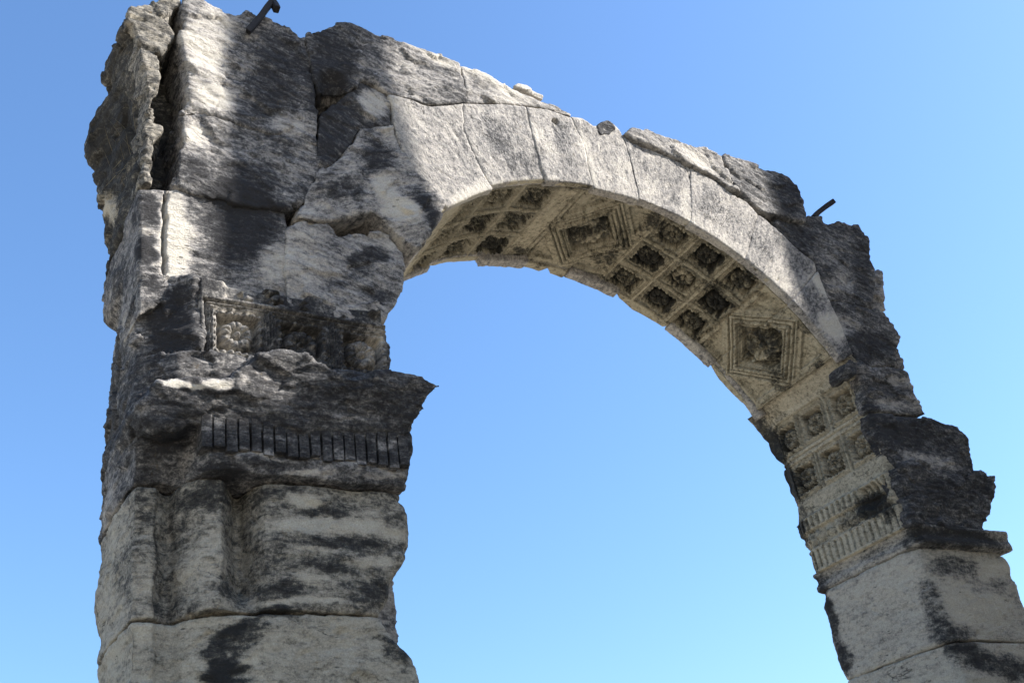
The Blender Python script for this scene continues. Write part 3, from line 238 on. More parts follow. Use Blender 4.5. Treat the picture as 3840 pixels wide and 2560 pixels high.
def sheet(U, V_, pos, hgt, names, parent, base, warm, grain, skirt=.12, region=None, edge=None, stain_shade_fn=None, flat=False):
    """carved surface: pos(u, v) -> point and outward normal, hgt(u, v) -> depth cut into the stone; region(u, v) -> id per face, each id its own mesh"""
    nu, nv = len(U), len(V_)
    uu, vv = np.meshgrid(U, V_, indexing='ij'); uu = uu.ravel(); vv = vv.ravel()
    if edge is not None: uu, vv = edge(uu, vv)
    P, N = pos(uu, vv); h = hgt(uu, vv, P)
    ring = np.zeros((nu, nv), bool); ring[0] = ring[-1] = True; ring[:, 0] = ring[:, -1] = True
    h = np.where(ring.ravel(), np.maximum(h, 0) + skirt, h)
    P2 = P - N * h[:, None]
    st = stain_light_at(P, base)
    if stain_shade_fn is not None: st = st + stain_shade_fn(uu, vv, P)
    g = grain(P)
    idx = np.arange(nu * nv).reshape(nu, nv)
    Q = np.stack([idx[:-1, :-1], idx[1:, :-1], idx[1:, 1:], idx[:-1, 1:]], -1).reshape(-1, 4)
    uc = uu[Q].mean(1); vc = vv[Q].mean(1)
    rid = np.zeros(len(Q), int) if region is None else region(uc, vc)
    # outward orientation
    k = len(Q) // 2; q = P[Q[k]]; nn = np.cross(q[1] - q[0], q[2] - q[1])
    if nn @ N[Q[k][0]] < 0: Q = Q[:, ::-1]
    objs = {}
    for r in np.unique(rid):
        f = Q[rid == r]; used, inv = np.unique(f, return_inverse=True); f = inv.reshape(-1, 4)
        me = bpy.data.meshes.new('sheet'); me.from_pydata(np.zeros((len(used), 3)).tolist(), [], f.tolist())
        nm = names(r)
        objs[r] = (nm, me, used)
    res = {}
    for r in sorted(objs):
        nm, me, used = objs[r]
        par = parent if flat or r == 0 or 0 not in res else res[0]
        res[r] = finish(me, nm, par, P2[used], st[used], warm if np.isscalar(warm) else warm[used], g[used], M['stone'])
    return res

# ------------------------------------------------------------------ materials
def nodes(name):
    m = bpy.data.materials.new(name); m.use_nodes = True; nt = m.node_tree
    b = nt.nodes['Principled BSDF']; return m, nt, b
def mk_stone():
    m, nt, b = nodes('weathered_limestone'); N = nt.nodes; L = nt.links
    def add(t, **k):
        n = N.new(t)
        for a, v in k.items(): setattr(n, a, v)
        return n
    def math_(op, a, c=None, d=None):
        n = add('ShaderNodeMath', operation=op)
        for i, x in enumerate((a, c, d)):
            if x is None: continue
            if isinstance(x, (int, float)): n.inputs[i].default_value = x
            else: L.new(x, n.inputs[i])
        return n.outputs[0]
    def noise(co, sc, det, rough=.6, dist=0.):
        n = add('ShaderNodeTexNoise'); n.inputs['Scale'].default_value = sc; n.inputs['Detail'].default_value = det
        n.inputs['Roughness'].default_value = rough; n.inputs['Distortion'].default_value = dist; L.new(co, n.inputs['Vector']); return n.outputs['Fac']
    at = lambda nm: add('ShaderNodeAttribute', attribute_name=nm)
    g = at('gco').outputs['Vector']; st = at('stain_light').outputs['Fac']; wm = at('warm').outputs['Fac']
    geo = add('ShaderNodeNewGeometry'); pos = geo.outputs['Position']
    n_big = noise(pos, 1.6, 5, .6); n_g = noise(g, 4.5, 8, .7, .4); n_gf = noise(g, 19, 6, .75, .3); n_iso = noise(pos, 38, 6, .8); n_mic = noise(pos, 110, 3, .7)
    v = math_('ADD', st, math_('MULTIPLY', math_('SUBTRACT', n_g, .5), 1.5))
    v = math_('ADD', v, math_('MULTIPLY', math_('SUBTRACT', n_gf, .5), 2.7))
    v = math_('ADD', v, math_('MULTIPLY', math_('SUBTRACT', n_iso, .5), 2.2))
    v = math_('ADD', v, math_('MULTIPLY', math_('SUBTRACT', n_big, .5), .5))
    vv = math_('MULTIPLY_ADD', v, .25, .5)          # -2..2 -> 0..1
    def ramp(stops):
        r = add('ShaderNodeValToRGB'); e = r.color_ramp.elements
        while len(e) > 1: e.remove(e[-1])
        for i, (p, c) in enumerate(stops):
            x = e[0] if i == 0 else e.new(p)
            x.position = p; x.color = (*c, 1)
        L.new(vv, r.inputs['Fac']); return r.outputs['Color']
    cold = ramp(RAMP_COLD); hot = ramp(RAMP_WARM)
    mix = add('ShaderNodeMix', data_type='RGBA'); L.new(wm, mix.inputs['Factor']); L.new(cold, mix.inputs[6]); L.new(hot, mix.inputs[7])
    # small scale value variation and ochre lichen flecks
    och = add('ShaderNodeMix', data_type='RGBA'); L.new(mix.outputs[2], och.inputs[6]); och.inputs[7].default_value = (.34, .25, .12, 1)
    oc = add('ShaderNodeMapRange'); oc.inputs[1].default_value = .62; oc.inputs[2].default_value = .74; oc.inputs[4].default_value = .55
    L.new(noise(pos, 5.5, 4, .6), oc.inputs[0])
    oc2 = add('ShaderNodeMapRange'); oc2.inputs[1].default_value = .52; oc2.inputs[2].default_value = .66; L.new(n_iso, oc2.inputs[0])
    L.new(math_('MULTIPLY', oc.outputs[0], oc2.outputs[0]), och.inputs['Factor'])
    ncr = noise(g, 2.1, 5, .62, .8); cr = add('ShaderNodeMapRange'); cr.inputs[1].default_value = .0; cr.inputs[2].default_value = .0075; cr.inputs[3].default_value = 1.; cr.inputs[4].default_value = 0.
    L.new(math_('ABSOLUTE', math_('SUBTRACT', ncr, .5)), cr.inputs[0])
    cm = add('ShaderNodeMapRange'); cm.inputs[1].default_value = .55; cm.inputs[2].default_value = .62; L.new(noise(pos, 2.7, 3, .5), cm.inputs[0])
    crack = math_('MULTIPLY', cr.outputs[0], cm.outputs[0])
    vo2 = add('ShaderNodeTexVoronoi', feature='F1'); vo2.inputs['Scale'].default_value = 15; vo2.inputs['Randomness'].default_value = 1; L.new(g, vo2.inputs['Vector'])
    pt = add('ShaderNodeMapRange'); pt.inputs[1].default_value = .10; pt.inputs[2].default_value = .17; pt.inputs[3].default_value = 1.; pt.inputs[4].default_value = 0.; L.new(math_('ADD', vo2.outputs['Distance'], math_('MULTIPLY', math_('SUBTRACT', n_iso, .5), .25)), pt.inputs[0])
    pmk = add('ShaderNodeMapRange'); pmk.inputs[1].default_value = .5; pmk.inputs[2].default_value = .6; L.new(noise(pos, 3.9, 3, .5), pmk.inputs[0])
    pits = math_('MULTIPLY', pt.outputs[0], pmk.outputs[0])
    dirt = math_('MINIMUM', math_('ADD', math_('MULTIPLY', crack, .85), math_('MULTIPLY', pits, .7)), 1.)
    dk = add('ShaderNodeMix', data_type='RGBA'); L.new(dirt, dk.inputs['Factor']); L.new(och.outputs[2], dk.inputs[6]); dk.inputs[7].default_value = (.022, .021, .02, 1)
    hs = add('ShaderNodeHueSaturation'); L.new(dk.outputs[2], hs.inputs['Color'])
    L.new(math_('ADD', math_('MULTIPLY', math_('SUBTRACT', n_mic, .5), 1.1), 1.0), hs.inputs['Value'])
    L.new(hs.outputs[0], b.inputs['Base Color'])
    b.inputs['Roughness'].default_value = .92
    b.inputs['Specular IOR Level'].default_value = .25
    # relief
    hgt = math_('ADD', math_('MULTIPLY', n_gf, .9), math_('MULTIPLY', n_iso, .7))
    hgt = math_('ADD', hgt, math_('MULTIPLY', n_mic, .22))
    vor = add('ShaderNodeTexVoronoi', feature='F1'); vor.inputs['Scale'].default_value = 26; L.new(g, vor.inputs['Vector'])
    pm = add('ShaderNodeMapRange'); pm.inputs[1].default_value = .12; pm.inputs[2].default_value = .26; L.new(vor.outputs['Distance'], pm.inputs[0])
    hgt = math_('ADD', hgt, math_('MULTIPLY', pm.outputs[0], .22))
    hgt = math_('SUBTRACT', hgt, math_('MULTIPLY', dirt, .6))
    bp = add('ShaderNodeBump'); bp.inputs['Strength'].default_value = .68; bp.inputs['Distance'].default_value = .035
    L.new(hgt, bp.inputs['Height']); L.new(bp.outputs[0], b.inputs['Normal'])
    return m
# stain value -2..2 mapped to 0..1: left end is freshly washed stone, right end is black crust
RAMP_COLD = [(.10, (.47, .43, .36)), (.36, (.38, .35, .305)), (.45, (.26, .24, .22)), (.53, (.15, .141, .133)), (.585, (.07, .067, .066)), (.70, (.022, .021, .022))]
RAMP_WARM = [(.10, (.42, .375, .28)), (.38, (.35, .305, .215)), (.47, (.25, .215, .145)), (.54, (.125, .108, .072)), (.60, (.05, .045, .033)), (.74, (.018, .017, .014))]
def mk_plain(name, col, rough=.8, metal=0., sc=20, var=.35, bump=.3, dist=.01):
    m, nt, b = nodes(name); N = nt.nodes; L = nt.links
    tc = N.new('ShaderNodeNewGeometry'); n = N.new('ShaderNodeTexNoise'); n.inputs['Scale'].default_value = sc; n.inputs['Detail'].default_value = 6; n.inputs['Roughness'].default_value = .65
    L.new(tc.outputs['Position'], n.inputs['Vector'])
    r = N.new('ShaderNodeValToRGB'); e = r.color_ramp.elements
    e[0].position = .3; e[0].color = (*[c * (1 - var) for c in col], 1); e[1].position = .7; e[1].color = (*[min(1, c * (1 + var)) for c in col], 1)
    L.new(n.outputs['Fac'], r.inputs['Fac']); L.new(r.outputs['Color'], b.inputs['Base Color'])
    b.inputs['Roughness'].default_value = rough; b.inputs['Metallic'].default_value = metal
    bp = N.new('ShaderNodeBump'); bp.inputs['Strength'].default_value = bump; bp.inputs['Distance'].default_value = dist
    L.new(n.outputs['Fac'], bp.inputs['Height']); L.new(bp.outputs[0], b.inputs['Normal'])
    return m
M = {'stone': mk_stone(), 'straw': mk_plain('dry_stems', (.20, .16, .09), .9, 0, 30, .3, .1, .001), 'iron': mk_plain('rusted_iron', (.012, .010, .010), .75, .3, 60, .5, .5, .004),
     'gravel': mk_plain('pale_gravel', (.50, .43, .32), .95, 0, 14, .3, .6, .03), 'render': mk_plain('ochre_render', (.45, .38, .28), .9, 0, 4, .15, .2, .01),
     'tile': mk_plain('clay_tile', (.32, .16, .09), .85, 0, 9, .3, .4, .02), 'shutter': mk_plain('grey_shutter', (.16, .2, .2), .6, 0, 12, .2, .2, .005),
     'glass': mk_plain('window_glass', (.03, .035, .04), .1, 0, 2, .1, .0, .001), 'ashlar': mk_plain('pale_ashlar', (.4, .36, .29), .9, 0, 6, .2, .3, .01)}

# ------------------------------------------------------------------ the arch
base_pt = ((CX) * S, 11 * S, 0.)
arch = tag(empty('stone_arch', base_pt), 'ruined Roman stone arch of weathered grey blocks on two piers with a carved coffered underside', 'arch')
sil_x = lambda z: lerp_tab(DATA['sil'], z, 1); sil_y = lambda z: lerp_tab(DATA['sil'], z, 2)
cor = lambda z: lerp_tab(DATA['cor'], z, 1); rs = lambda z: lerp_tab(DATA['rs'], z, 1) + .06
ib = lambda z: lerp_tab(DATA['ib'], z, 1); ic = lambda z: lerp_tab(DATA['ic'], z, 1); ro = lambda z: lerp_tab(DATA['ro'], z, 1)
def core(z0, z1, xr, yf=10.25, dz=.06, inset=0.):
    rows = []
    for z in np.arange(z0, z1 + 1e-6, (z1 - z0) / max(2, round((z1 - z0) / dz))):
        c = cor(z); sx = sil_x(z); sy = sil_y(z); x1 = xr(z) if callable(xr) else xr
        rows.append((z, [(c + inset, yf - .05), (c + .3, yf), (x1, yf), (x1, YB), (sx + .12, YB), (sx, sy), (sx + (c - sx) * .45 - .02, sy + (yf - sy) * .45)]))
    return loft(rows)
def course(z0, z1, front, xr=None, dz=.06, side=True):
    """a course of the left pier; front(z) gives the plan from the left corner to the right edge"""
    rows = []
    for z in np.linspace(z0, z1, max(3, int((z1 - z0) / dz))):
        pl = front(z); sx, sy = sil_x(z), sil_y(z); c = pl[0]
        xe = pl[-1][0]
        rows.append((z, pl + [(xe - .02, YB), (sx + .12, YB), (sx, sy), (sx + (c[0] - sx) * .5 - .03, sy + (c[1] - sy) * .5)]))
    return loft(rows)
def f1(z):
    r = rs(z); t = sstep(3.1, 3.42, z)
    return [(2.47, 10.2), (2.655, 10.15), (2.685, 10.2), (2.83, 10.24), (2.9, 10.13), (3.05, 10.03), (3.25, 9.96), (3.45, 9.91), (3.6, 9.87), (4.3, 9.85), (r - .12, 9.88), (r - .03, 9.93), (r, 10.02)]
def f2(z):
    r = rs(z); s = float(sstep(3.45, 3.75, z)); k = .26 * s
    return [(2.47, 10.2), (2.655, 10.15), (2.69, 10.24), (2.83, 10.37), (2.87, 10.18), (3.0, 9.96), (3.2, 9.90 ), (3.33, 9.96 + .5 * k), (3.42, 10.0 + k), (3.49, 9.98 + k * 1.2), (3.53, 9.92 + .5 * k), (3.6, 9.86), (3.75, 9.83), (4.4, 9.83), (r - .1, 9.87), (r - .03, 9.92), (r, 10.02)]
def f3(z):                                   # capital block: right part stands forward, left part is a hollow below the cornice
    r = rs(z); t = float(sstep(4.62, 5.35, z)); u = float(sstep(4.66, 4.95, z))
    xl = 2.98 - .04 * u; w_ = .12 * float(sstep(4.9, 4.97, z))
    yl = 10.22 - .42 * t
    return [(2.46 - .05 * t, 10.2 - .2 * t), (2.6, yl + .04), (2.72, yl + .02), (2.84, 10.25 - .35 * t), (2.9, 10.22 - .3 * t), (xl, 9.9), (xl + .08, 9.78 - .1 * u + w_), (3.3, 9.77 - .11 * u + w_), (4.0, 9.76 - .11 * u + w_), (4.6, 9.76 - .11 * u + w_), (r - .1, 9.77 - .1 * u + w_), (r - .02, 9.84 - .1 * u), (r, 9.95)]
def shaft_below():
    # lower part of both piers, below the picture
    fl = lambda z: [(2.47, 10.2), (2.66, 10.15), (2.83, 10.24), (3.0, 10.05), (3.6, 9.87), (5.2, 9.85)]
    a = loft([(z, fl(z) + [(5.2, YB), (2.5, YB)]) for z in (-2.9, -1, 2.28)])
    rock('pier_shaft', arch, [a], voxel=.06, smooth=2, base=-.1, seed=3)
    b = loft([(z, [(12.95, YB), (13.0, 10.02), (15.6, 10.0), (15.6, YB)]) for z in (-2.9, -1, 2.28)])
    rock('pier_shaft', arch, [b], voxel=.06, smooth=2, base=-.1, seed=4)
shaft_below()
def tiltz(a, zc):                            # joints dip a little
    def fn(P, N): return P
    return fn
# --- left pier, from the bottom up
rock('pier_block', arch, [course(2.25, 3.40, f1)], base=-.35, warm=.6, chip=.05, smooth=2, seed=1.3, cracks=[], mid=.018)
rs2 = sorted(DATA['rs2'])
rock('pier_block', arch, [loft([(z, [(4.4, 10.35), (x, 10.55), (x, 11.6), (4.4, 11.6)]) for z, x in [(2.5, 5.0)] + [r[:2] for r in rs2] + [(rs2[-1][0] + .1, 5.0)]])], base=-.1, seed=8.3)
rock('pier_block', arch, [course(3.425, 4.70, f2)], base=.05, warm=.5, chip=.05, smooth=2, seed=2.1, mid=.022)
rock('capital_block', arch, [course(4.725, 5.5, f3)], base=.35, seed=5.2, mid=.024)
def shear(V):
    V = V.copy(); t = np.clip(5.72 - V[:, 2], 0, .6)
    fr_ = V[:, 1] < 9.6
    V[:, 1] += np.where(fr_, t * .42, 0)
    V[:, 2] += np.where(V[:, 2] > 5.35, (V[:, 1] - 9.45) * .22, 0)
    return V
cn = rock('cornice', arch, [prism(DATA['Cn'], 9.45, 10.5, fn=shear, split=4), loft([(z, [(2.42, 10.1), (2.75, 9.75), (5.0, 9.75), (5.0, YB), (sil_x(z), sil_y(z))]) for z in (5.4, 5.6, 5.8, 6.02)])], base=.5, seed=6.1, macro=.04, mid=.04, fine=.018, smooth=2, chip=.14)
# fluted band of the capital: raised fillets between thin dark grooves
def flutes():
    V = []; F = []
    x0, x1, n = 2.93, 5.10, 18
    bm = bmesh.new()
    for i in range(n):
        a = x0 + (x1 - x0) * i / n; b = x0 + (x1 - x0) * (i + 1) / n
        g = .0115 + .003 * math.sin(i * 5.1); zt = 5.27 + .02 * math.sin(i * 1.7); zb = 4.91 + .025 * math.sin(i * 2.3) 
        vs = [bm.verts.new((x, y, z)) for z in (zb, zt) for (x, y) in ((a + g, 9.80), (a + g, 9.655), ((a + b) / 2, 9.65), (b - g, 9.655), (b - g, 9.80))]
        for k in range(4): bm.faces.new((vs[k], vs[k + 1], vs[5 + k + 1], vs[5 + k]))
        bm.faces.new(vs[:5][::-1]); bm.faces.new(vs[5:]); bm.faces.new((vs[4], vs[0], vs[5], vs[9]))
    bmesh.ops.recalc_face_normals(bm, faces=bm.faces)
    bmesh.ops.subdivide_edges(bm, edges=[e for e in bm.edges if abs(e.verts[0].co.z - e.verts[1].co.z) > .1], cuts=10, use_grid_fill=True)
    me = bpy.data.meshes.new('fluting'); bm.to_mesh(me); bm.free()
    P = np.array([v.co[:] for v in me.vertices]); 
    P[:, 1] += .016 * fbm(P * 5, 3) + .05 * sstep(.35, .6, fbm(P * 1.7 + 4, 2))
    return finish(me, 'fluting', cap, P, stain_light_at(P, .7), 0., grain_bed(P), M['stone'], False)
cap = rock('fluted_band', arch, [loft([(z, [(2.95, 9.73), (rs(z) - .03, 9.73), (rs(z), 9.8), (rs(z), 11), (2.95, 11)]) for z in (4.9, 5.1, 5.36)])], base=.6, seed=9, macro=.02, mid=.02)
flutes()

# --- carving
def gro(a, a0, w, dep): return dep * np.exp(-((a - a0) / w) ** 2)
def rosette(x, y, n, ph0, P, seed):
    """petals and knob, x and y in units of the coffer's half width; returns relief 0..1"""
    o = np.clip(1 - (np.hypot(x, y) / .13) ** 2, 0, 1) ** .5 * 1.05
    for j in range(n):
        t = ph0 + j * 2 * math.pi / n; cx, cy = .30 * math.cos(t), .30 * math.sin(t)
        rx = (x - cx) * math.cos(t) + (y - cy) * math.sin(t); ry = -(x - cx) * math.sin(t) + (y - cy) * math.cos(t)
        e = (rx / .21) ** 2 + (ry / (.27 * math.sin(math.pi / n) * 2)) ** 2
        o = np.maximum(o, np.clip(1 - e, 0, 1) ** .5 * (.95 - .25 * np.exp(-(ry / .025) ** 2)))
    return o
def coffer_h(du, dv, hu, hv, seed, wear, P):
    x, y = du / hu, dv / hv; a = np.maximum(np.abs(x), np.abs(y))
    h = gro(a, .97, .03, .05) + gro(a, .875, .028, .05) + .05 * (1 - sstep(.79, .815, a)) + .13 * (1 - sstep(.665, .69, a))
    egg = np.abs(np.cos(np.where(np.abs(x) > np.abs(y), y, x) * 13)) ** .5
    h -= .045 * egg * sstep(.69, .71, a) * (1 - sstep(.78, .80, a))
    h -= .165 * rosette(x / 1.2, y / 1.2, 5 + int(seed * 7) % 2, seed * 2.1, P, seed) * (1 - sstep(.63, .67, a))
    n1 = fbm(P * 3.2 + seed * 7, 3)
    w = sstep(.16, .42, n1 + wear)
    h += .035 * np.clip(fbm(P * 11 + seed, 3), -.3, 1) * (a < .98)
    worn = .09 * (1 - sstep(.55, .95, a + .3 * fbm(P * 7 + seed, 2))) + .045 * fbm(P * 9 + seed, 3)
    return h * (1 - w) + w * worn * (a < 1.0)
def diamond_h(du, dv, A, B, seed, P):
    x, y = du / A, dv / B; a = np.abs(x) + np.abs(y)
    h = gro(a, .985, .022, .06) + gro(a, .86, .02, .05) + gro(a, .73, .02, .05) + .05 * (1 - sstep(.66, .68, a)) + .12 * (1 - sstep(.585, .61, a))
    bead = np.abs(np.cos((x - y * np.sign(x * y + 1e-9)) * 22)) ** .5
    h -= .03 * bead * sstep(.745, .76, a) * (1 - sstep(.83, .845, a))
    lump = fbm(P * 3.6 + seed, 3); ros = rosette(x * 1.25, y * 1.25, 7, seed, P, seed) * sstep(-.35, .05, lump)
    h -= (1 - sstep(.54, .6, a)) * np.maximum(.15 * ros, .13 * sstep(.05, .35, fbm(P * 6 + seed, 3)) * sstep(.28, .45, a))
    h += .03 * np.clip(fbm(P * 10 + seed, 3), -.3, 1) * (a < .97)
    m = np.maximum(np.abs(x), np.abs(y) / 1.12)
    inside = sstep(1.07, 1.09, a) * (1 - sstep(.955, .97, m))
    h += inside * .03 + sstep(1.20, 1.22, a) * (1 - sstep(.85, .865, m)) * .05 + gro(m, .99, .016, .04)
    return h
# carved frieze block of the left pier
def kfront(z):
    x0 = 2.99 + .02 * math.sin(z * 9); t = float(sstep(6.85, 7.08, z))
    r = 5.16 + .03 * math.sin(z * 7)
    return [(2.44 + .03 * t, 10.27), (2.72, 10.13), (x0 - .03, 9.965 + .02 * t), (x0 + .05, 9.98 + .05 * t), (x0 + .08, 10.25), (r - .08, 10.25), (r - .05, 10.04 + .05 * t), (r, 10.08), (r, 10.3)]
kb = rock('frieze_block', arch, [course(5.95, 7.06, kfront)], base=.5, smooth=2, chip=.14, seed=11.2, macro=.05, mid=.03, fine=.012)
KC = [(3.42, 6.40), (4.12, 6.40), (4.82, 6.40)]
def k_h(u, v, P):
    h = .01 * fbm(P * 6, 3) + .02 * fbm(P * 2, 2)
    for i, (cx, cz) in enumerate(KC):
        h = h + coffer_h(u - cx, v - cz, .325, .31, 1.3 + i * 2.2, (-.9, .1, -.15)[i], P)
    h += gro(v, 6.745, .014, .06) * (u > 3.04) + gro(u, 3.075, .014, .07) * (v < 6.74) * (v > 6.0)
    h += gro(u, 3.77, .012, .05) * (v < 6.73) + gro(u, 4.47, .012, .05) * (v < 6.73)
    h += .09 * sstep(.30, .42, ridge(P * np.array([2.2, 2, 3.4]) + 1, 3)) * sstep(6.79, 6.83, v) * sstep(3.25, 3.35, u)
    e = np.minimum.reduce([(u - 2.985) / .05, (5.16 - u) / .06, (7.045 + .02 * fbm(P * 3, 2) - v) / .05])
    h += .13 * (1 - sstep(0, 1, e)) ** 1.5
    return h
def k_reg(u, v):
    r = np.zeros(len(u), int)
    for i, (cx, cz) in enumerate(KC): r[(np.abs(u - cx) < .324) & (np.abs(v - cz) < .309)] = i + 1
    return r
sheet(np.arange(2.985, 5.165, .009), np.arange(5.98, 7.06, .009), lambda u, v: (np.stack([u, np.full(len(u), 9.945), v], 1), np.tile([0., -1, 0], (len(u), 1))),
      k_h, lambda r: 'carved_panel' if r == 0 else 'coffer', kb, .55, .15, grain_iso, skirt=.15, region=k_reg, flat=True)
# --- left pier, plain blocks above the frieze
rock('pier_block', arch, [core(6.9, 8.07, 3.4, yf=10.25), prism(DATA['A0'], 10.11, 10.8), prism(DATA['A'], 10.1, 11.9)], base=.1, cracks=[(DATA['slit'], .026, .16)], seed=12.4, chip=.04, smooth=3, mid=.014, macro=.02, fine=.012)
def bulge(c, r, amt):
    def fn(V):
        V = V.copy(); d = np.linalg.norm((V[:, [0, 2]] - np.array(c)) / np.array(r), axis=1)
        V[:, 1] -= np.where(V[:, 1] < 10.6, amt * (1 - np.clip(d, 0, 1) ** 2), 0); return V
    return fn
rock('pier_block', arch, [prism(DATA['B'], 10.05, 11.95, .0)], base=-.1, seed=13.5, smooth=8, macro=.04, tilt=.2, cracks=[([(5.1, 10.0, 7.75), (5.22, 10.0, 7.45), (5.42, 10.02, 7.33)], .03, .04)])
rock('pier_block', arch, [prism(DATA['C2'], 10.05, 11.95, .0)], base=.3, seed=14.6, smooth=5, macro=.04, tilt=.22, fine=.016)
rock('pier_block', arch, [prism(DATA['C1'], 10.05, 11.95, .0)], base=.18, seed=15.7, smooth=2, macro=.03, tilt=.22, fine=.018)
rock('broken_wall_core', arch, [core(8.09, 10.3, 3.2, yf=10.75), prism(DATA['D'], 10.3, 11.2)], base=.55, warm=.5, seed=16.8, smooth=2, macro=.10, mid=.05, fine=.02, rough=2, chip=.14)
rock('pilaster_strip', arch, [prism(DATA['D'], 10.08, 10.5)], base=.12, warm=.4, seed=17.8, smooth=2, macro=.03, mid=.035, fine=.015, rough=1.5, chip=.12)
# --- arch ring
def ringpoly(outer, t0, t1, r0, n=10):
    a = [(CX + r0 * math.cos(math.radians(t)), CZ + r0 * math.sin(math.radians(t))) for t in np.linspace(t1, t0, n)]
    return list(outer) + a        # outer runs left to right, inner edge back from right to left
VO = DATA['V']
VSTEP = [0., .06, .035, .0, .03, .0, .02, .005]; BSTEP = [0., -.05, .03, -.07, .05, -.03, .05, .0]; RSTEP = [0., .02, -.05, .05, -.03, .05, -.02, .03]; VTONE = [-.25, -.12, -.2, -.32, -.15, -.28, -.2, -.1]
yoff = [.0, .012, .0, .015, .008, .0, .01, .0]
for i, v in enumerate(VO):
    t0, t1 = v['t']; o = v['o']; y = YF + yoff[i]
    ring_h = prism(ringpoly(o, t0, t1, RR + .22), y, YB, -.006)
    # lips along the front and back edge
    def band(y0, y1, r0, r1):
        inn = [(CX + r0 * math.cos(math.radians(t)), CZ + r0 * math.sin(math.radians(t))) for t in np.linspace(t1, t0, 14)]
        out = [(CX + r1 * math.cos(math.radians(t)), CZ + r1 * math.sin(math.radians(t))) for t in np.linspace(t0, t1, 14)]
        return prism(out + inn, y0, y1, -.006)
    rock('voussoir', arch, [ring_h, band(y, y + .14, RR + VSTEP[i], RR + .3), band(YB - .14, YB + .02 + BSTEP[i], RR - .015 + VSTEP[i] + RSTEP[i], RR + .3)], base=VTONE[i], grain=grain_ring, seed=20 + i * 1.7, smooth=1, macro=.025, mid=.009, fine=.005, chip=.02,
         cracks=[([(8.62 + 2.0, 10, 9.62), (8.62 + 1.84, 10, 10.6)], .02, .03)] if i == 4 else [], dents=[((8.15, 10, 10.78), (.07, .12, .05), .08)] if i == 2 else [])
rock('voussoir', arch, [prism(DATA['F'], 10.0, 11.95, .002, fn=bulge((5.55, 8.6), (.7, .8), .06))], base=-.05, seed=33.3, smooth=3, macro=.03, tilt=-.35)
rock('voussoir', arch, [prism(DATA['E2'], 10.04, 11.9, .002)], base=.55, seed=34.4, smooth=3, macro=.04, tilt=.5)
rock('cap_stone', arch, [prism(DATA['E1'], 10.0, 11.9, .001)], base=.25, seed=35.5, smooth=3, macro=.03, tilt=.15, dents=[((4.75, 10.0, 10.28), (.25, .3, .3), .14)])
rock('cap_stone', arch, [prism(DATA['E3'], 10.02, 11.9, .001)], base=-.1, seed=36.6, smooth=2, macro=.03, tilt=.3)
rock('cap_stone', arch, [prism(DATA['N1'], 9.95, 11.9, .001)], base=-.1, seed=37.7, smooth=2, macro=.03, tilt=.3)
rock('cap_stone', arch, [prism(DATA['N2'], 9.97, 11.9, .001)], base=.15, seed=38.8, smooth=2, macro=.03, tilt=.3)
# --- soffit: carved underside
ROWS = [54.4, 63.1, 71.6, 103.6, 112.0, 120.3]; COLS = [.42, 1.03, 1.64]
DIA = [(41.2, 1.04), (85.8, 1.02)]
CELLS = [(t, d) for t in ROWS for d in COLS]
STEP = [0., .06, .035, .0, .03, .0, .02, .005]        # the voussoirs do not all hang to the same level
def sof_pos(t, d):
    a = np.radians(t); n = np.stack([-np.cos(a), np.zeros(len(a)), -np.sin(a)], 1)
    return np.stack([CX + RR * np.cos(a), YF + d, CZ + RR * np.sin(a)], 1), n
def sof_h(t, d, P):
    s = np.radians(t) * RR
    h = .012 * fbm(P * 7, 3) + .025 * fbm(P * 1.8, 2)
    for k, (tc, dc) in enumerate(CELLS):
        m = (np.abs(t - tc) < 5) & (np.abs(d - dc) < .4)
        if m.any():
            h[m] += coffer_h(s[m] - math.radians(tc) * RR, d[m] - dc, .295, .275, k * 1.37 + .4, (-.1, -.35, -.2, -.45, .0)[k % 5] - (.5 if tc > 100 else 0), P[m])
    for k, (tc, dc) in enumerate(DIA):
        m = np.abs(t - tc) < 10.4
        h[m] += diamond_h(s[m] - math.radians(tc) * RR, d[m] - dc, .72, .80, 3.1 + k * 5, P[m])
    # fillets along the ribs
    for dc in (.725, 1.335): h -= .022 * np.exp(-((d - dc) / .016) ** 2) * ((np.abs(t - 63) < 13) | (np.abs(t - 112) < 13))
    h += .045 * np.exp(-((d - .125) / .012) ** 2)
    sp = sstep(.34, .42, fbm(P * 1.7 + 8, 4)); h += .06 * sp * (1 - .8 * sstep(96, 100, t)) * (1 + .6 * fbm(P * 8, 2))
    h += np.select([t > 117.6, t > 104.45, t > 93.75, t > 83.2, t > 71.1, t > 57.5, t > 44.8], STEP[:7], STEP[7])
    for tj in DATA['joints']: h += .04 * np.exp(-((t - tj) / .12) ** 2)
    return h
def sof_reg(t, d):
    r = np.zeros(len(t), int)
    for k, (tc, dc) in enumerate(CELLS):
        r[(np.abs(t - tc) * math.pi / 180 * RR < .293) & (np.abs(d - dc) < .273)] = k + 1
    s = np.radians(t) * RR
    for k, (tc, dc) in enumerate(DIA):
        r[(np.abs(s - math.radians(tc) * RR) / .72 + np.abs(d - dc) / .80) < 1.0] = 100 + k
    return r
sbk = sorted(DATA['sb'])
def sof_edge(t, d):
    back = np.interp(t, [r[0] for r in sbk], [r[1] for r in sbk])
    back = np.where(t > 122, 1.96, back)
    dd = .02 + (d - .02) * ((back - .02) / 2.0)
    w = sstep(.15, .0, d) * .0
    return t, np.where(d > 1.75, d + (dd - .02 - d) * sstep(1.75, 2.02, d), d)
BLACK = [.35, .9, .75, 1., .25, .95, .55, 1., .6, .6, .8, 1., .5, .85, .9, .2, .4, .6]      # how far each coffer has blackened
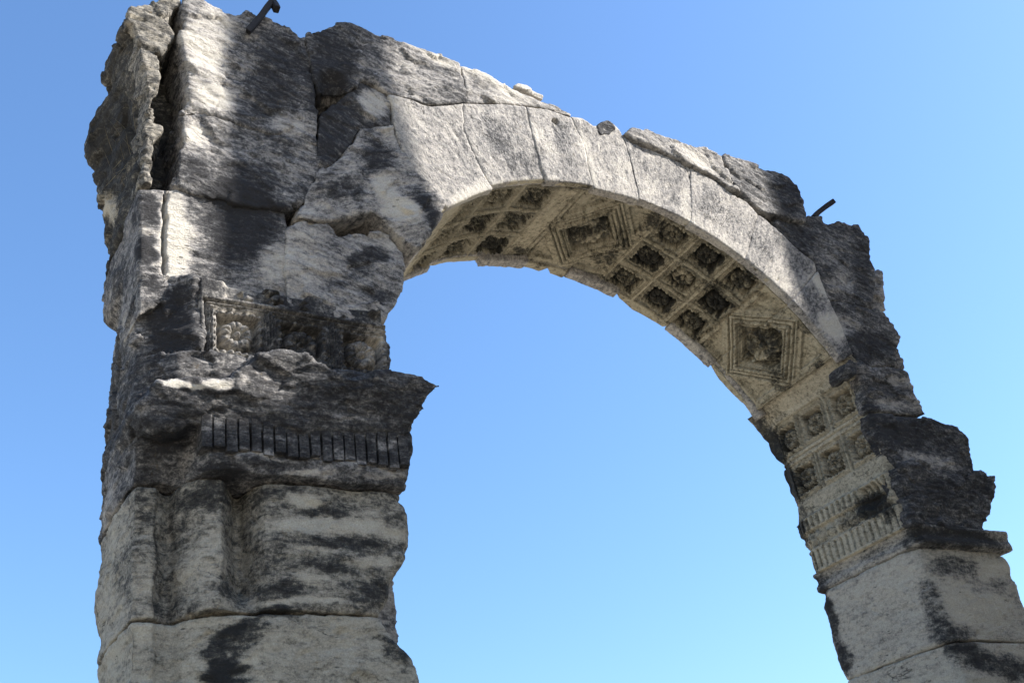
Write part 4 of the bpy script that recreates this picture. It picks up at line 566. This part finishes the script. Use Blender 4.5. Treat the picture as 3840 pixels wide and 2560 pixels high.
def sof_stain(t, d, P):
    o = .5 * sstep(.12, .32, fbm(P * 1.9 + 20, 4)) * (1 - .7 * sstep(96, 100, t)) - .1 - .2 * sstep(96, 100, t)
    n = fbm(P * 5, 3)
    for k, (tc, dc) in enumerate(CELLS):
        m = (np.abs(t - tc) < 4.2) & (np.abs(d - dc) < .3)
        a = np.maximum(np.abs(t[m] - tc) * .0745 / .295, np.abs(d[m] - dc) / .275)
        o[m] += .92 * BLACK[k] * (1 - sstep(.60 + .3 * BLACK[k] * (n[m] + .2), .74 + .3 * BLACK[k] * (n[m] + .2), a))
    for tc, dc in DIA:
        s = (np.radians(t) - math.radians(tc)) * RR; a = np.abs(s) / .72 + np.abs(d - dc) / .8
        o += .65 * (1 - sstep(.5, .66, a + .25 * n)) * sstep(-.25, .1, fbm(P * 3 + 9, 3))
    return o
sheet(np.arange(30.9, 141.2, .125), np.arange(.02, 2.03, .0092), sof_pos, sof_h, lambda r: 'carved_soffit' if r == 0 else ('coffer' if r < 100 else 'lozenge_coffer'), arch, -.16, .9, grain_iso, skirt=.15, region=sof_reg, edge=sof_edge, stain_shade_fn=sof_stain)
# --- right pier
def rcourse(z0, z1, right, yf=10.0, dz=.06, off=0., lip=True):
    rows = []
    for z in np.linspace(z0, z1, max(3, int((z1 - z0) / dz))):
        x = ic(z); r = right(z) if callable(right) else right
        rows.append((z, [(12.86 + off + .05, ib(z) + .03), (12.85 + off, ib(z) - .06), (x - .04 + off, yf + .12), (x + .02 + off, yf + .03), (x + .12 + off, yf), (r - .06, yf), (r, yf + .08), (r, YB), (13.1, YB)]))
    return loft(rows)
rock('pier_block', arch, [rcourse(2.25, 3.37, ro)], base=-.55, warm=.35, seed=41, chip=.03, smooth=3, mid=.014)
rock('pier_block', arch, [rcourse(3.39, 4.68, ro)], base=-.5, warm=.3, seed=42, chip=.03, smooth=3, mid=.014)
mr = []
for z, e in ((4.67, -.09), (4.70, -.01), (4.76, .0), (4.82, -.035), (4.88, -.03), (4.93, .0), (4.965, .0), (4.985, -.05)):
    mr.append((z, [(12.84 - e, ib(z) + .1 + e), (12.84 - e, 9.98 - e), (12.94 - e, 9.88 - e), (14.73 + e, 9.86 - e), (14.80 + e, 9.9), (14.80 + e, 11.98 + e), (13.0, 11.98 + e)]))
rock('moulding', arch, [loft(mr)], voxel=.018, base=-.1, warm=.25, seed=43, chip=.02, smooth=1, macro=.012, mid=.008, fine=.005, rough=.4)
rock('capital_block', arch, [prism(DATA['M5'], 9.9, 10.2, .004), prism([(max(p[0], 13.2), p[1]) for p in DATA['M5']], 10.1, 11.9), loft([(z, [(13.14, ib(z) - .02), (13.14, 10.04), (14.4, 10.0), (14.4, YB), (13.3, YB)]) for z in np.linspace(4.96, 5.86, 12)])], base=.5, seed=44, smooth=2, chip=.14, macro=.03, mid=.03, fine=.015)
rock('frieze_block', arch, [prism(DATA['M4'], 9.97, 10.2, .004), prism([(max(p[0], 13.2), p[1]) for p in DATA['M4']], 10.1, 11.9), loft([(z, [(13.14, ib(z) - .02), (13.14, 10.04), (14.2, 10.02), (14.2, YB), (13.3, YB)]) for z in np.linspace(5.8, 6.78, 12)])], base=.6, seed=45, smooth=2, macro=.03, mid=.02, fine=.014)
rock('pier_block', arch, [prism(DATA['M3'], 10.0, 10.2, .004), prism([(max(p[0], 13.2), p[1]) for p in DATA['M3']], 10.1, 11.9), loft([(z, [(13.14, ib(z) - .02), (13.14, 10.04), (13.9, 10.02), (13.9, YB), (13.3, YB)]) for z in np.linspace(6.8, 7.5, 12)])], base=.25, seed=46, smooth=3, macro=.04, mid=.025, fine=.016)
rock('stone_lump', arch, [prism(DATA['lump'], 9.93, 10.3)], base=.5, seed=47, smooth=2, macro=.02)
rock('spandrel_block', arch, [prism(DATA['M2'], 10.02, 11.9, .001)], base=.3, seed=48, smooth=3, chip=.07, macro=.04, mid=.018, fine=.012, tilt=.2)
rock('spandrel_block', arch, [prism(DATA['M1'], 10.03, 11.9, .001)], base=.4, seed=49, smooth=3, chip=.07, macro=.04, mid=.02, fine=.014, tilt=.2)
rock('spandrel_block', arch, [prism(DATA['M1b'], 10.3, 11.7)], base=-.1, seed=50, smooth=2, macro=.03, mid=.03)
rock('spandrel_block', arch, [prism(DATA['M2b'], 10.25, 11.7)], base=.2, seed=51, smooth=3, macro=.03, mid=.03)
# inner face with coffers and capital
RC = [(7.12, .48), (7.12, 1.12), (7.12, 1.70), (6.40, .38), (6.40, .98), (6.40, 1.57)]
def in_pos(z, d):
    x = np.interp(z, [4.9, 7.3, 7.5, 7.75], [12.85, 12.85, 12.76, 12.52])
    return np.stack([x, YF + d, z], 1), np.tile([-1., 0, 0], (len(z), 1))
def in_edge(z, d):
    back = np.interp(z, [r[0] for r in sorted(DATA['ib'])], [r[1] for r in sorted(DATA['ib'])]) - YF
    f0 = np.interp(z, [4.9, 5.9, 6.4, 7.8], [-.0, .02, .02, .02])
    return z, np.where(d > 1.6, d + (back - 2.0) * sstep(1.6, 2.0, d), d)
def in_h(z, d, P):
    h = .010 * fbm(P * 7, 3) + .022 * fbm(P * 1.8, 2)
    for k, (zc, dc) in enumerate(RC): h = h + coffer_h(z - zc, d - dc, .29, .285, k * 2.1 + .7, (-.4, -.5, -.15, -.35, -.6, -.3)[k], P) 
    for dc in (.77, .83, 1.38, 1.44): h += gro(d, dc, .011, .04) * (np.abs(z - 7.12) < .28)
    for dc in (.65, .71, 1.25, 1.31): h += gro(d, dc, .011, .04) * (np.abs(z - 6.4) < .28)
    h += .035 * np.exp(-((z - 6.765 - .015 * fbm(P * 2, 2)) / .014) ** 2) + .022 * np.exp(-((z - 6.09) / .01) ** 2)
    # capital: dentils, leaves, flutes
    out = sstep(5.84, 5.78, z)
    h -= .07 * out
    den = sstep(5.60, 5.62, z) * sstep(5.79, 5.77, z); h += den * .06 * (np.cos(d * 2 * math.pi / .115) > .1)
    fl = sstep(4.99, 5.02, z) * sstep(5.28, 5.25, z); h += fl * .05 * sstep(.35, .8, np.cos(d * 2 * math.pi / .118))
    lf = sstep(5.30, 5.34, z) * sstep(5.60, 5.56, z)
    leaf = np.abs(np.sin(d * 2 * math.pi / .42)) * (1 - np.abs(z - 5.45) / .17)
    h += lf * (.055 - .075 * np.clip(leaf, 0, 1) + .03 * ridge(P * 6, 2))
    br = np.hypot((d - .42) / .28, (z - 5.6) / .2); h += .12 * (1 - sstep(.6, 1.1, br + .35 * fbm(P * 4, 2)))      # broken corner of the capital
    e = np.minimum(d / .10, 1); h += .10 * (1 - sstep(0, 1, e)) ** 1.5
    eb = np.clip((2.0 - d) / .35, 0, 1); h += .16 * (1 - eb) ** 2 * (.8 + .5 * fbm(P * np.array([1, 1, 4.]), 2))
    return h
def in_reg(z, d):
    r = np.zeros(len(z), int)
    for k, (zc, dc) in enumerate(RC): r[(np.abs(z - zc) < .288) & (np.abs(d - dc) < .283)] = k + 1
    r[(z < 5.285) & (z > 4.985)] = 200; r[(z < 5.80) & (z > 5.60)] = 201; r[(z <= 5.60) & (z >= 5.285)] = 202
    return r
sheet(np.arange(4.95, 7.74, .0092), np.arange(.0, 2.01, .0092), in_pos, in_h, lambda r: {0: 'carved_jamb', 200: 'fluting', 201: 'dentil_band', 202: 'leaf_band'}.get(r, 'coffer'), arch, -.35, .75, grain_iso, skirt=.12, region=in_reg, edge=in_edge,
      stain_shade_fn=lambda z, d, P: .5 * sstep(1.45, 1.95, d) + .25 * sstep(0.2, 0.0, d) + sum(.55 * (1 - sstep(.6, .72, np.maximum(np.abs(z - zc) / .29, np.abs(d - dc) / .285) + .25 * fbm(P * 6 + 3, 2))) * (.5, 1., .6, .5, .8, .9)[k] for k, (zc, dc) in enumerate(RC)))  # shade in the coffer recesses put into the colour for contrast
print('arch built', round(time.time() - T0, 1))
# ------------------------------------------------------------------ loose stones and iron bars
def single(name, solids, label, cat, **k):
    o = rock(name, None, solids, **k); return tag(o, label, cat)
def recentre(o):
    me = o.data; n = len(me.vertices); P = np.empty(n * 3, np.float32); me.vertices.foreach_get('co', P); P = P.reshape(-1, 3)
    c = np.array([(P[:, 0].min() + P[:, 0].max()) / 2, (P[:, 1].min() + P[:, 1].max()) / 2, P[:, 2].min()], np.float32)
    me.vertices.foreach_set('co', (P - c).ravel()); me.update(); o.location = c.tolist(); return o
recentre(single('stone_slab', [prism(DATA['slab'], 10.12, 10.75)], 'thin pale stone slab lying loose on the sunlit top of the arch', 'slab', voxel=.012, smooth=1, macro=.01, mid=.008, fine=.005, base=-.7, seed=60))
recentre(single('stone_chunk', [prism(DATA['chunk'], 10.0, 10.5)], 'small rounded dark grey rubble stone sitting on the crown of the arch', 'stone', voxel=.014, smooth=2, macro=.02, mid=.02, fine=.012, base=.5, seed=61))
def bar(name, pts, w, t, label):
    """flat iron bar swept along pts; w across, t thick"""
    bm = bmesh.new(); rings = []
    pts = [Vector(p) for p in pts]
    for i, p in enumerate(pts):
        d = (pts[min(i + 1, len(pts) - 1)] - pts[max(i - 1, 0)]).normalized()
        side = d.cross(Vector((0, 1, 0))).normalized(); nrm = Vector((0, 1, 0))
        side = (side - d * side.dot(d)).normalized(); nrm = d.cross(side).normalized()
        rings.append([bm.verts.new(p + side * a * t / 2 + nrm * b * w / 2) for a, b in ((1, 1), (1, -1), (-1, -1), (-1, 1))])
    for a, b in zip(rings[:-1], rings[1:]):
        for k in range(4): bm.faces.new((a[k], a[(k + 1) % 4], b[(k + 1) % 4], b[k]))
    bm.faces.new(rings[0]); bm.faces.new(rings[-1][::-1])
    bmesh.ops.recalc_face_normals(bm, faces=bm.faces)
    bmesh.ops.bevel(bm, geom=[e for e in bm.edges], offset=.008, segments=2, affect='EDGES')
    me = bpy.data.meshes.new(name); bm.to_mesh(me); bm.free()
    P = world(np.array([v.co[:] for v in me.vertices])); me.vertices.foreach_set('co', P.astype(np.float32).ravel())
    me.materials.append(M['iron']); o = bpy.data.objects.new(name, me); COL.objects.link(o)
    return tag(recentre(o), label, 'iron bar', 'rusty iron bars set in the top of the arch')
bar('iron_bar', DATA['bar1'], .10, .075, 'black iron bar with bent hooked tip standing on the higher pier')
bar('iron_bar', DATA['bar2'], .10, .085, 'short straight black iron stub leaning at the low end of the arch')
# dry stems growing out of the broken left flank
def weeds():
    bm = bmesh.new(); rr = random.Random(5)
    for i in range(34):
        z = rr.uniform(8.3, 9.7); t = rr.uniform(.12, .75); c0 = cor(z); x = c0 + (sil_x(z) - c0) * t - .02; y = 10.2 + (sil_y(z) - 10.2) * t
        L = rr.uniform(.25, .75); dx = rr.uniform(-.10, .05); dy = rr.uniform(-.5, .5); up_ = rr.choice((1, 1, -1)) * rr.uniform(.5, 1); w = rr.uniform(.003, .006); prev = None
        for k in range(8):
            s_ = k / 7; p = Vector((x + .06 - .24 * s_ * (1 - .4 * s_) + dx * s_ * L, y + dy * s_ * L, z + up_ * L * (s_ - .45 * s_ * s_)))
            r_ = w * (1.1 - s_); ring_ = [bm.verts.new(p + Vector((math.cos(a) * r_, math.sin(a) * r_ * .6, math.sin(a) * r_ * .8))) for a in (0, 2.1, 4.2)]
            if prev: [bm.faces.new((prev[j], prev[(j + 1) % 3], ring_[(j + 1) % 3], ring_[j])) for j in range(3)]
            prev = ring_
    me = bpy.data.meshes.new('dry_weed'); bm.to_mesh(me); bm.free()
    P = world(np.array([v.co[:] for v in me.vertices])); me.vertices.foreach_set('co', P.astype(np.float32).ravel()); me.materials.append(M['straw'])
    o = bpy.data.objects.new('dry_weed', me); COL.objects.link(o)
    tag(recentre(o), 'dry weed stems clinging to the dark broken left side of the arch', 'weed')
weeds()
# ------------------------------------------------------------------ ground, and unseen houses added and shaped to cast the shade
def flat(name, size, z, mat):
    me = bpy.data.meshes.new(name); s = size; me.from_pydata([(-s, -s, z), (s, -s, z), (s, s, z), (-s, s, z)], [], [(0, 1, 2, 3)]); me.materials.append(M[mat])
    o = bpy.data.objects.new(name, me); COL.objects.link(o); return o
tag(flat('ground', 400, 0., 'gravel'), kind='structure')
az, el = math.radians(SUN_AZ), math.radians(SUN_EL)
sdir = np.array([math.sin(az) * math.cos(el), -math.cos(az) * math.cos(el), math.sin(el)])
def up(x, z, t=18.):                          # the point t units towards the sun from x, z on the arch's front plane, in metres
    p = (np.array([x, YF, z]) + sdir * t) * S; p[2] += EYE; return p
class MB:
    def __init__(s): s.V = []; s.F = []
    def box(s, x0, x1, y0, y1, z0, z1, top=None):
        o = len(s.V); t = top or (x0, x1, y0, y1)
        s.V += [(x0, y0, z0), (x1, y0, z0), (x1, y1, z0), (x0, y1, z0), (t[0], t[2], z1), (t[1], t[2], z1), (t[1], t[3], z1), (t[0], t[3], z1)]
        s.F += [tuple(o + k for k in f) for f in ((3, 2, 1, 0), (4, 5, 6, 7), (0, 1, 5, 4), (1, 2, 6, 5), (2, 3, 7, 6), (3, 0, 4, 7))]
    def build(s, name, mat, parent, off):
        me = bpy.data.meshes.new(name); me.from_pydata([(a - off[0], b - off[1], c - off[2]) for a, b, c in s.V], [], s.F); me.materials.append(M[mat])
        o = bpy.data.objects.new(name, me); COL.objects.link(o); o.parent = parent; return o
def shade_house(name, x0, x1, yb, h, depth, label, cat, storeys, mat='render', roof=True):
    """front wall at yb faces the arch (+y); eaves at h"""
    c = ((x0 + x1) / 2, yb - depth / 2, 0); r = tag(empty(name, c), label, cat); r['c'] = c
    m = MB(); m.box(x0, x1, yb - depth, yb, 0, h); m.build('wall', mat, r, c)
    if roof:
        m = MB(); e = .35; m.box(x0 - .02, x1 + .02, yb - depth - e, yb + .0, h + .002, h + .12); m.box(x0, x1, yb - depth, yb, h + .12, h + .4, (x0, x1, yb - depth / 2 - .3, yb - depth / 2)); m.build('roof', 'tile', r, c)
    n = max(1, int((x1 - x0) / 2.6)); sh = h / storeys
    for k in range(storeys):
        for i in range(n):
            xc = x0 + (i + .5) * (x1 - x0) / n; zb = k * sh + sh * .28
            m = MB(); m.box(xc - .6, xc + .6, yb, yb + .06, zb - .08, zb); m.box(xc - .6, xc - .5, yb, yb + .05, zb, zb + sh * .5); m.box(xc + .5, xc + .6, yb, yb + .05, zb, zb + sh * .5); m.box(xc - .6, xc + .6, yb, yb + .05, zb + sh * .5, zb + sh * .5 + .1)
            f = m.build('window', 'ashlar', r, c)
            m = MB(); m.box(xc - .5, xc + .5, yb + .004, yb + .02, zb, zb + sh * .5); p = m.build('pane', 'glass', f, c)
    return r
TT = 16.
pz = up(0, EAVES, TT)[2]; fy = up(0, 0, TT)[1]
hx0, hx1, hx2 = up(.5, 0, TT)[0], up(7.2, 0, TT)[0], up(21., 0, TT)[0]
h1 = shade_house('shade_house', hx0, hx1 - .02, fy, pz - .12, 6., 'unseen low ochre building with tiled roof and one stack, added to shade the arch', 'shade_house', 3)
h2 = shade_house('shade_house', hx1, hx2, fy, up(0, 8.15, TT)[2] - .12, 6., 'unseen taller pale building with tiled roof and broad stack, added to shade the arch', 'shade_house', 4, 'ashlar')
def shade_chimney(h, xl, xr, xrt, zsplit, ztop, dep, zb):
    """a stack on the eaves whose shadow covers xl..xr on the arch, narrowing to xrt at the top"""
    c = tuple(h['c']); rf = [o for o in h.children if o.name.startswith('roof')][0]
    gx = up(xl, 0, TT)[0] + dep * math.tan(az); b = up(xr, 0, TT)[0]; t = up(xrt, 0, TT)[0]; zt = up(0, zsplit, TT)[2]; zz = up(0, ztop, TT)[2]
    m = MB(); y0, y1 = fy - dep - .03, fy - .03
    m.box(gx, b, y0, y1, zb, zt); m.box(gx, b, y0, y1, zt, zz, (gx, t, y0, y1)); m.box(gx - .05, t + .05, y0 - .05, y1 + .05, zz + .002, zz + .15); m.build('shade_chimney', 'ashlar', rf, c)
shade_chimney(h1, 3.50, 6.05, 5.40, 8.7, 12.8, .30, pz - .5)  # unseen stacks added to throw the shadow bands on the arch
shade_chimney(h2, 12.12, 15.5, 15.5, 9.5, 12.8, .45, up(0, 8.0, TT)[2] - .5)
for o in (h1, h2): del o['c']
# ------------------------------------------------------------------ light
w = bpy.data.worlds.new('World'); scene.world = w; w.use_nodes = True; nt = w.node_tree
sky = nt.nodes.new('ShaderNodeTexSky'); sky.sky_type = 'NISHITA'; sky.sun_disc = False
sky.sun_elevation = el; sky.sun_rotation = math.atan2(sdir[0], sdir[1])
sky.altitude = 1500; sky.air_density = SKY[0]; sky.dust_density = SKY[1]; sky.ozone_density = SKY[2]
nt.links.new(sky.outputs[0], nt.nodes['Background'].inputs['Color']); nt.nodes['Background'].inputs['Strength'].default_value = SKY[3]
ld = bpy.data.lights.new('sun', 'SUN'); ld.energy = SUN_E; ld.angle = math.radians(.53); ld.color = (1, .965, .915)
lo = bpy.data.objects.new('sun', ld); COL.objects.link(lo); lo.rotation_euler = Vector(sdir).to_track_quat('Z', 'Y').to_euler(); lo.location = (0, -10, 30)
# ------------------------------------------------------------------ camera
A, Bp, Cr = (math.radians(v) for v in (34.26717757, 29.68652125, -9.0172336))
f = Vector((math.sin(A) * math.cos(Bp), math.cos(A) * math.cos(Bp), math.sin(Bp)))
r = Vector((math.cos(A), -math.sin(A), 0)); u = r.cross(f)
r2 = r * math.cos(Cr) + u * math.sin(Cr); u2 = -r * math.sin(Cr) + u * math.cos(Cr)
cd = bpy.data.cameras.new('camera'); cam = bpy.data.objects.new('camera', cd); COL.objects.link(cam)
cam.matrix_world = Matrix(((r2.x, u2.x, -f.x, 0), (r2.y, u2.y, -f.y, 0), (r2.z, u2.z, -f.z, EYE), (0, 0, 0, 1)))
cd.sensor_width = 36; cd.lens = 36 * 2662.11 / 2352; cd.clip_end = 2000; cd.clip_start = .05
scene.camera = cam
vs = scene.view_settings; vs.view_transform = 'Standard'; vs.look = 'None'; vs.exposure = EXPO; vs.gamma = 1
scene.cycles.max_bounces = 6; scene.cycles.use_denoising = True
print('script', round(time.time() - T0, 1))
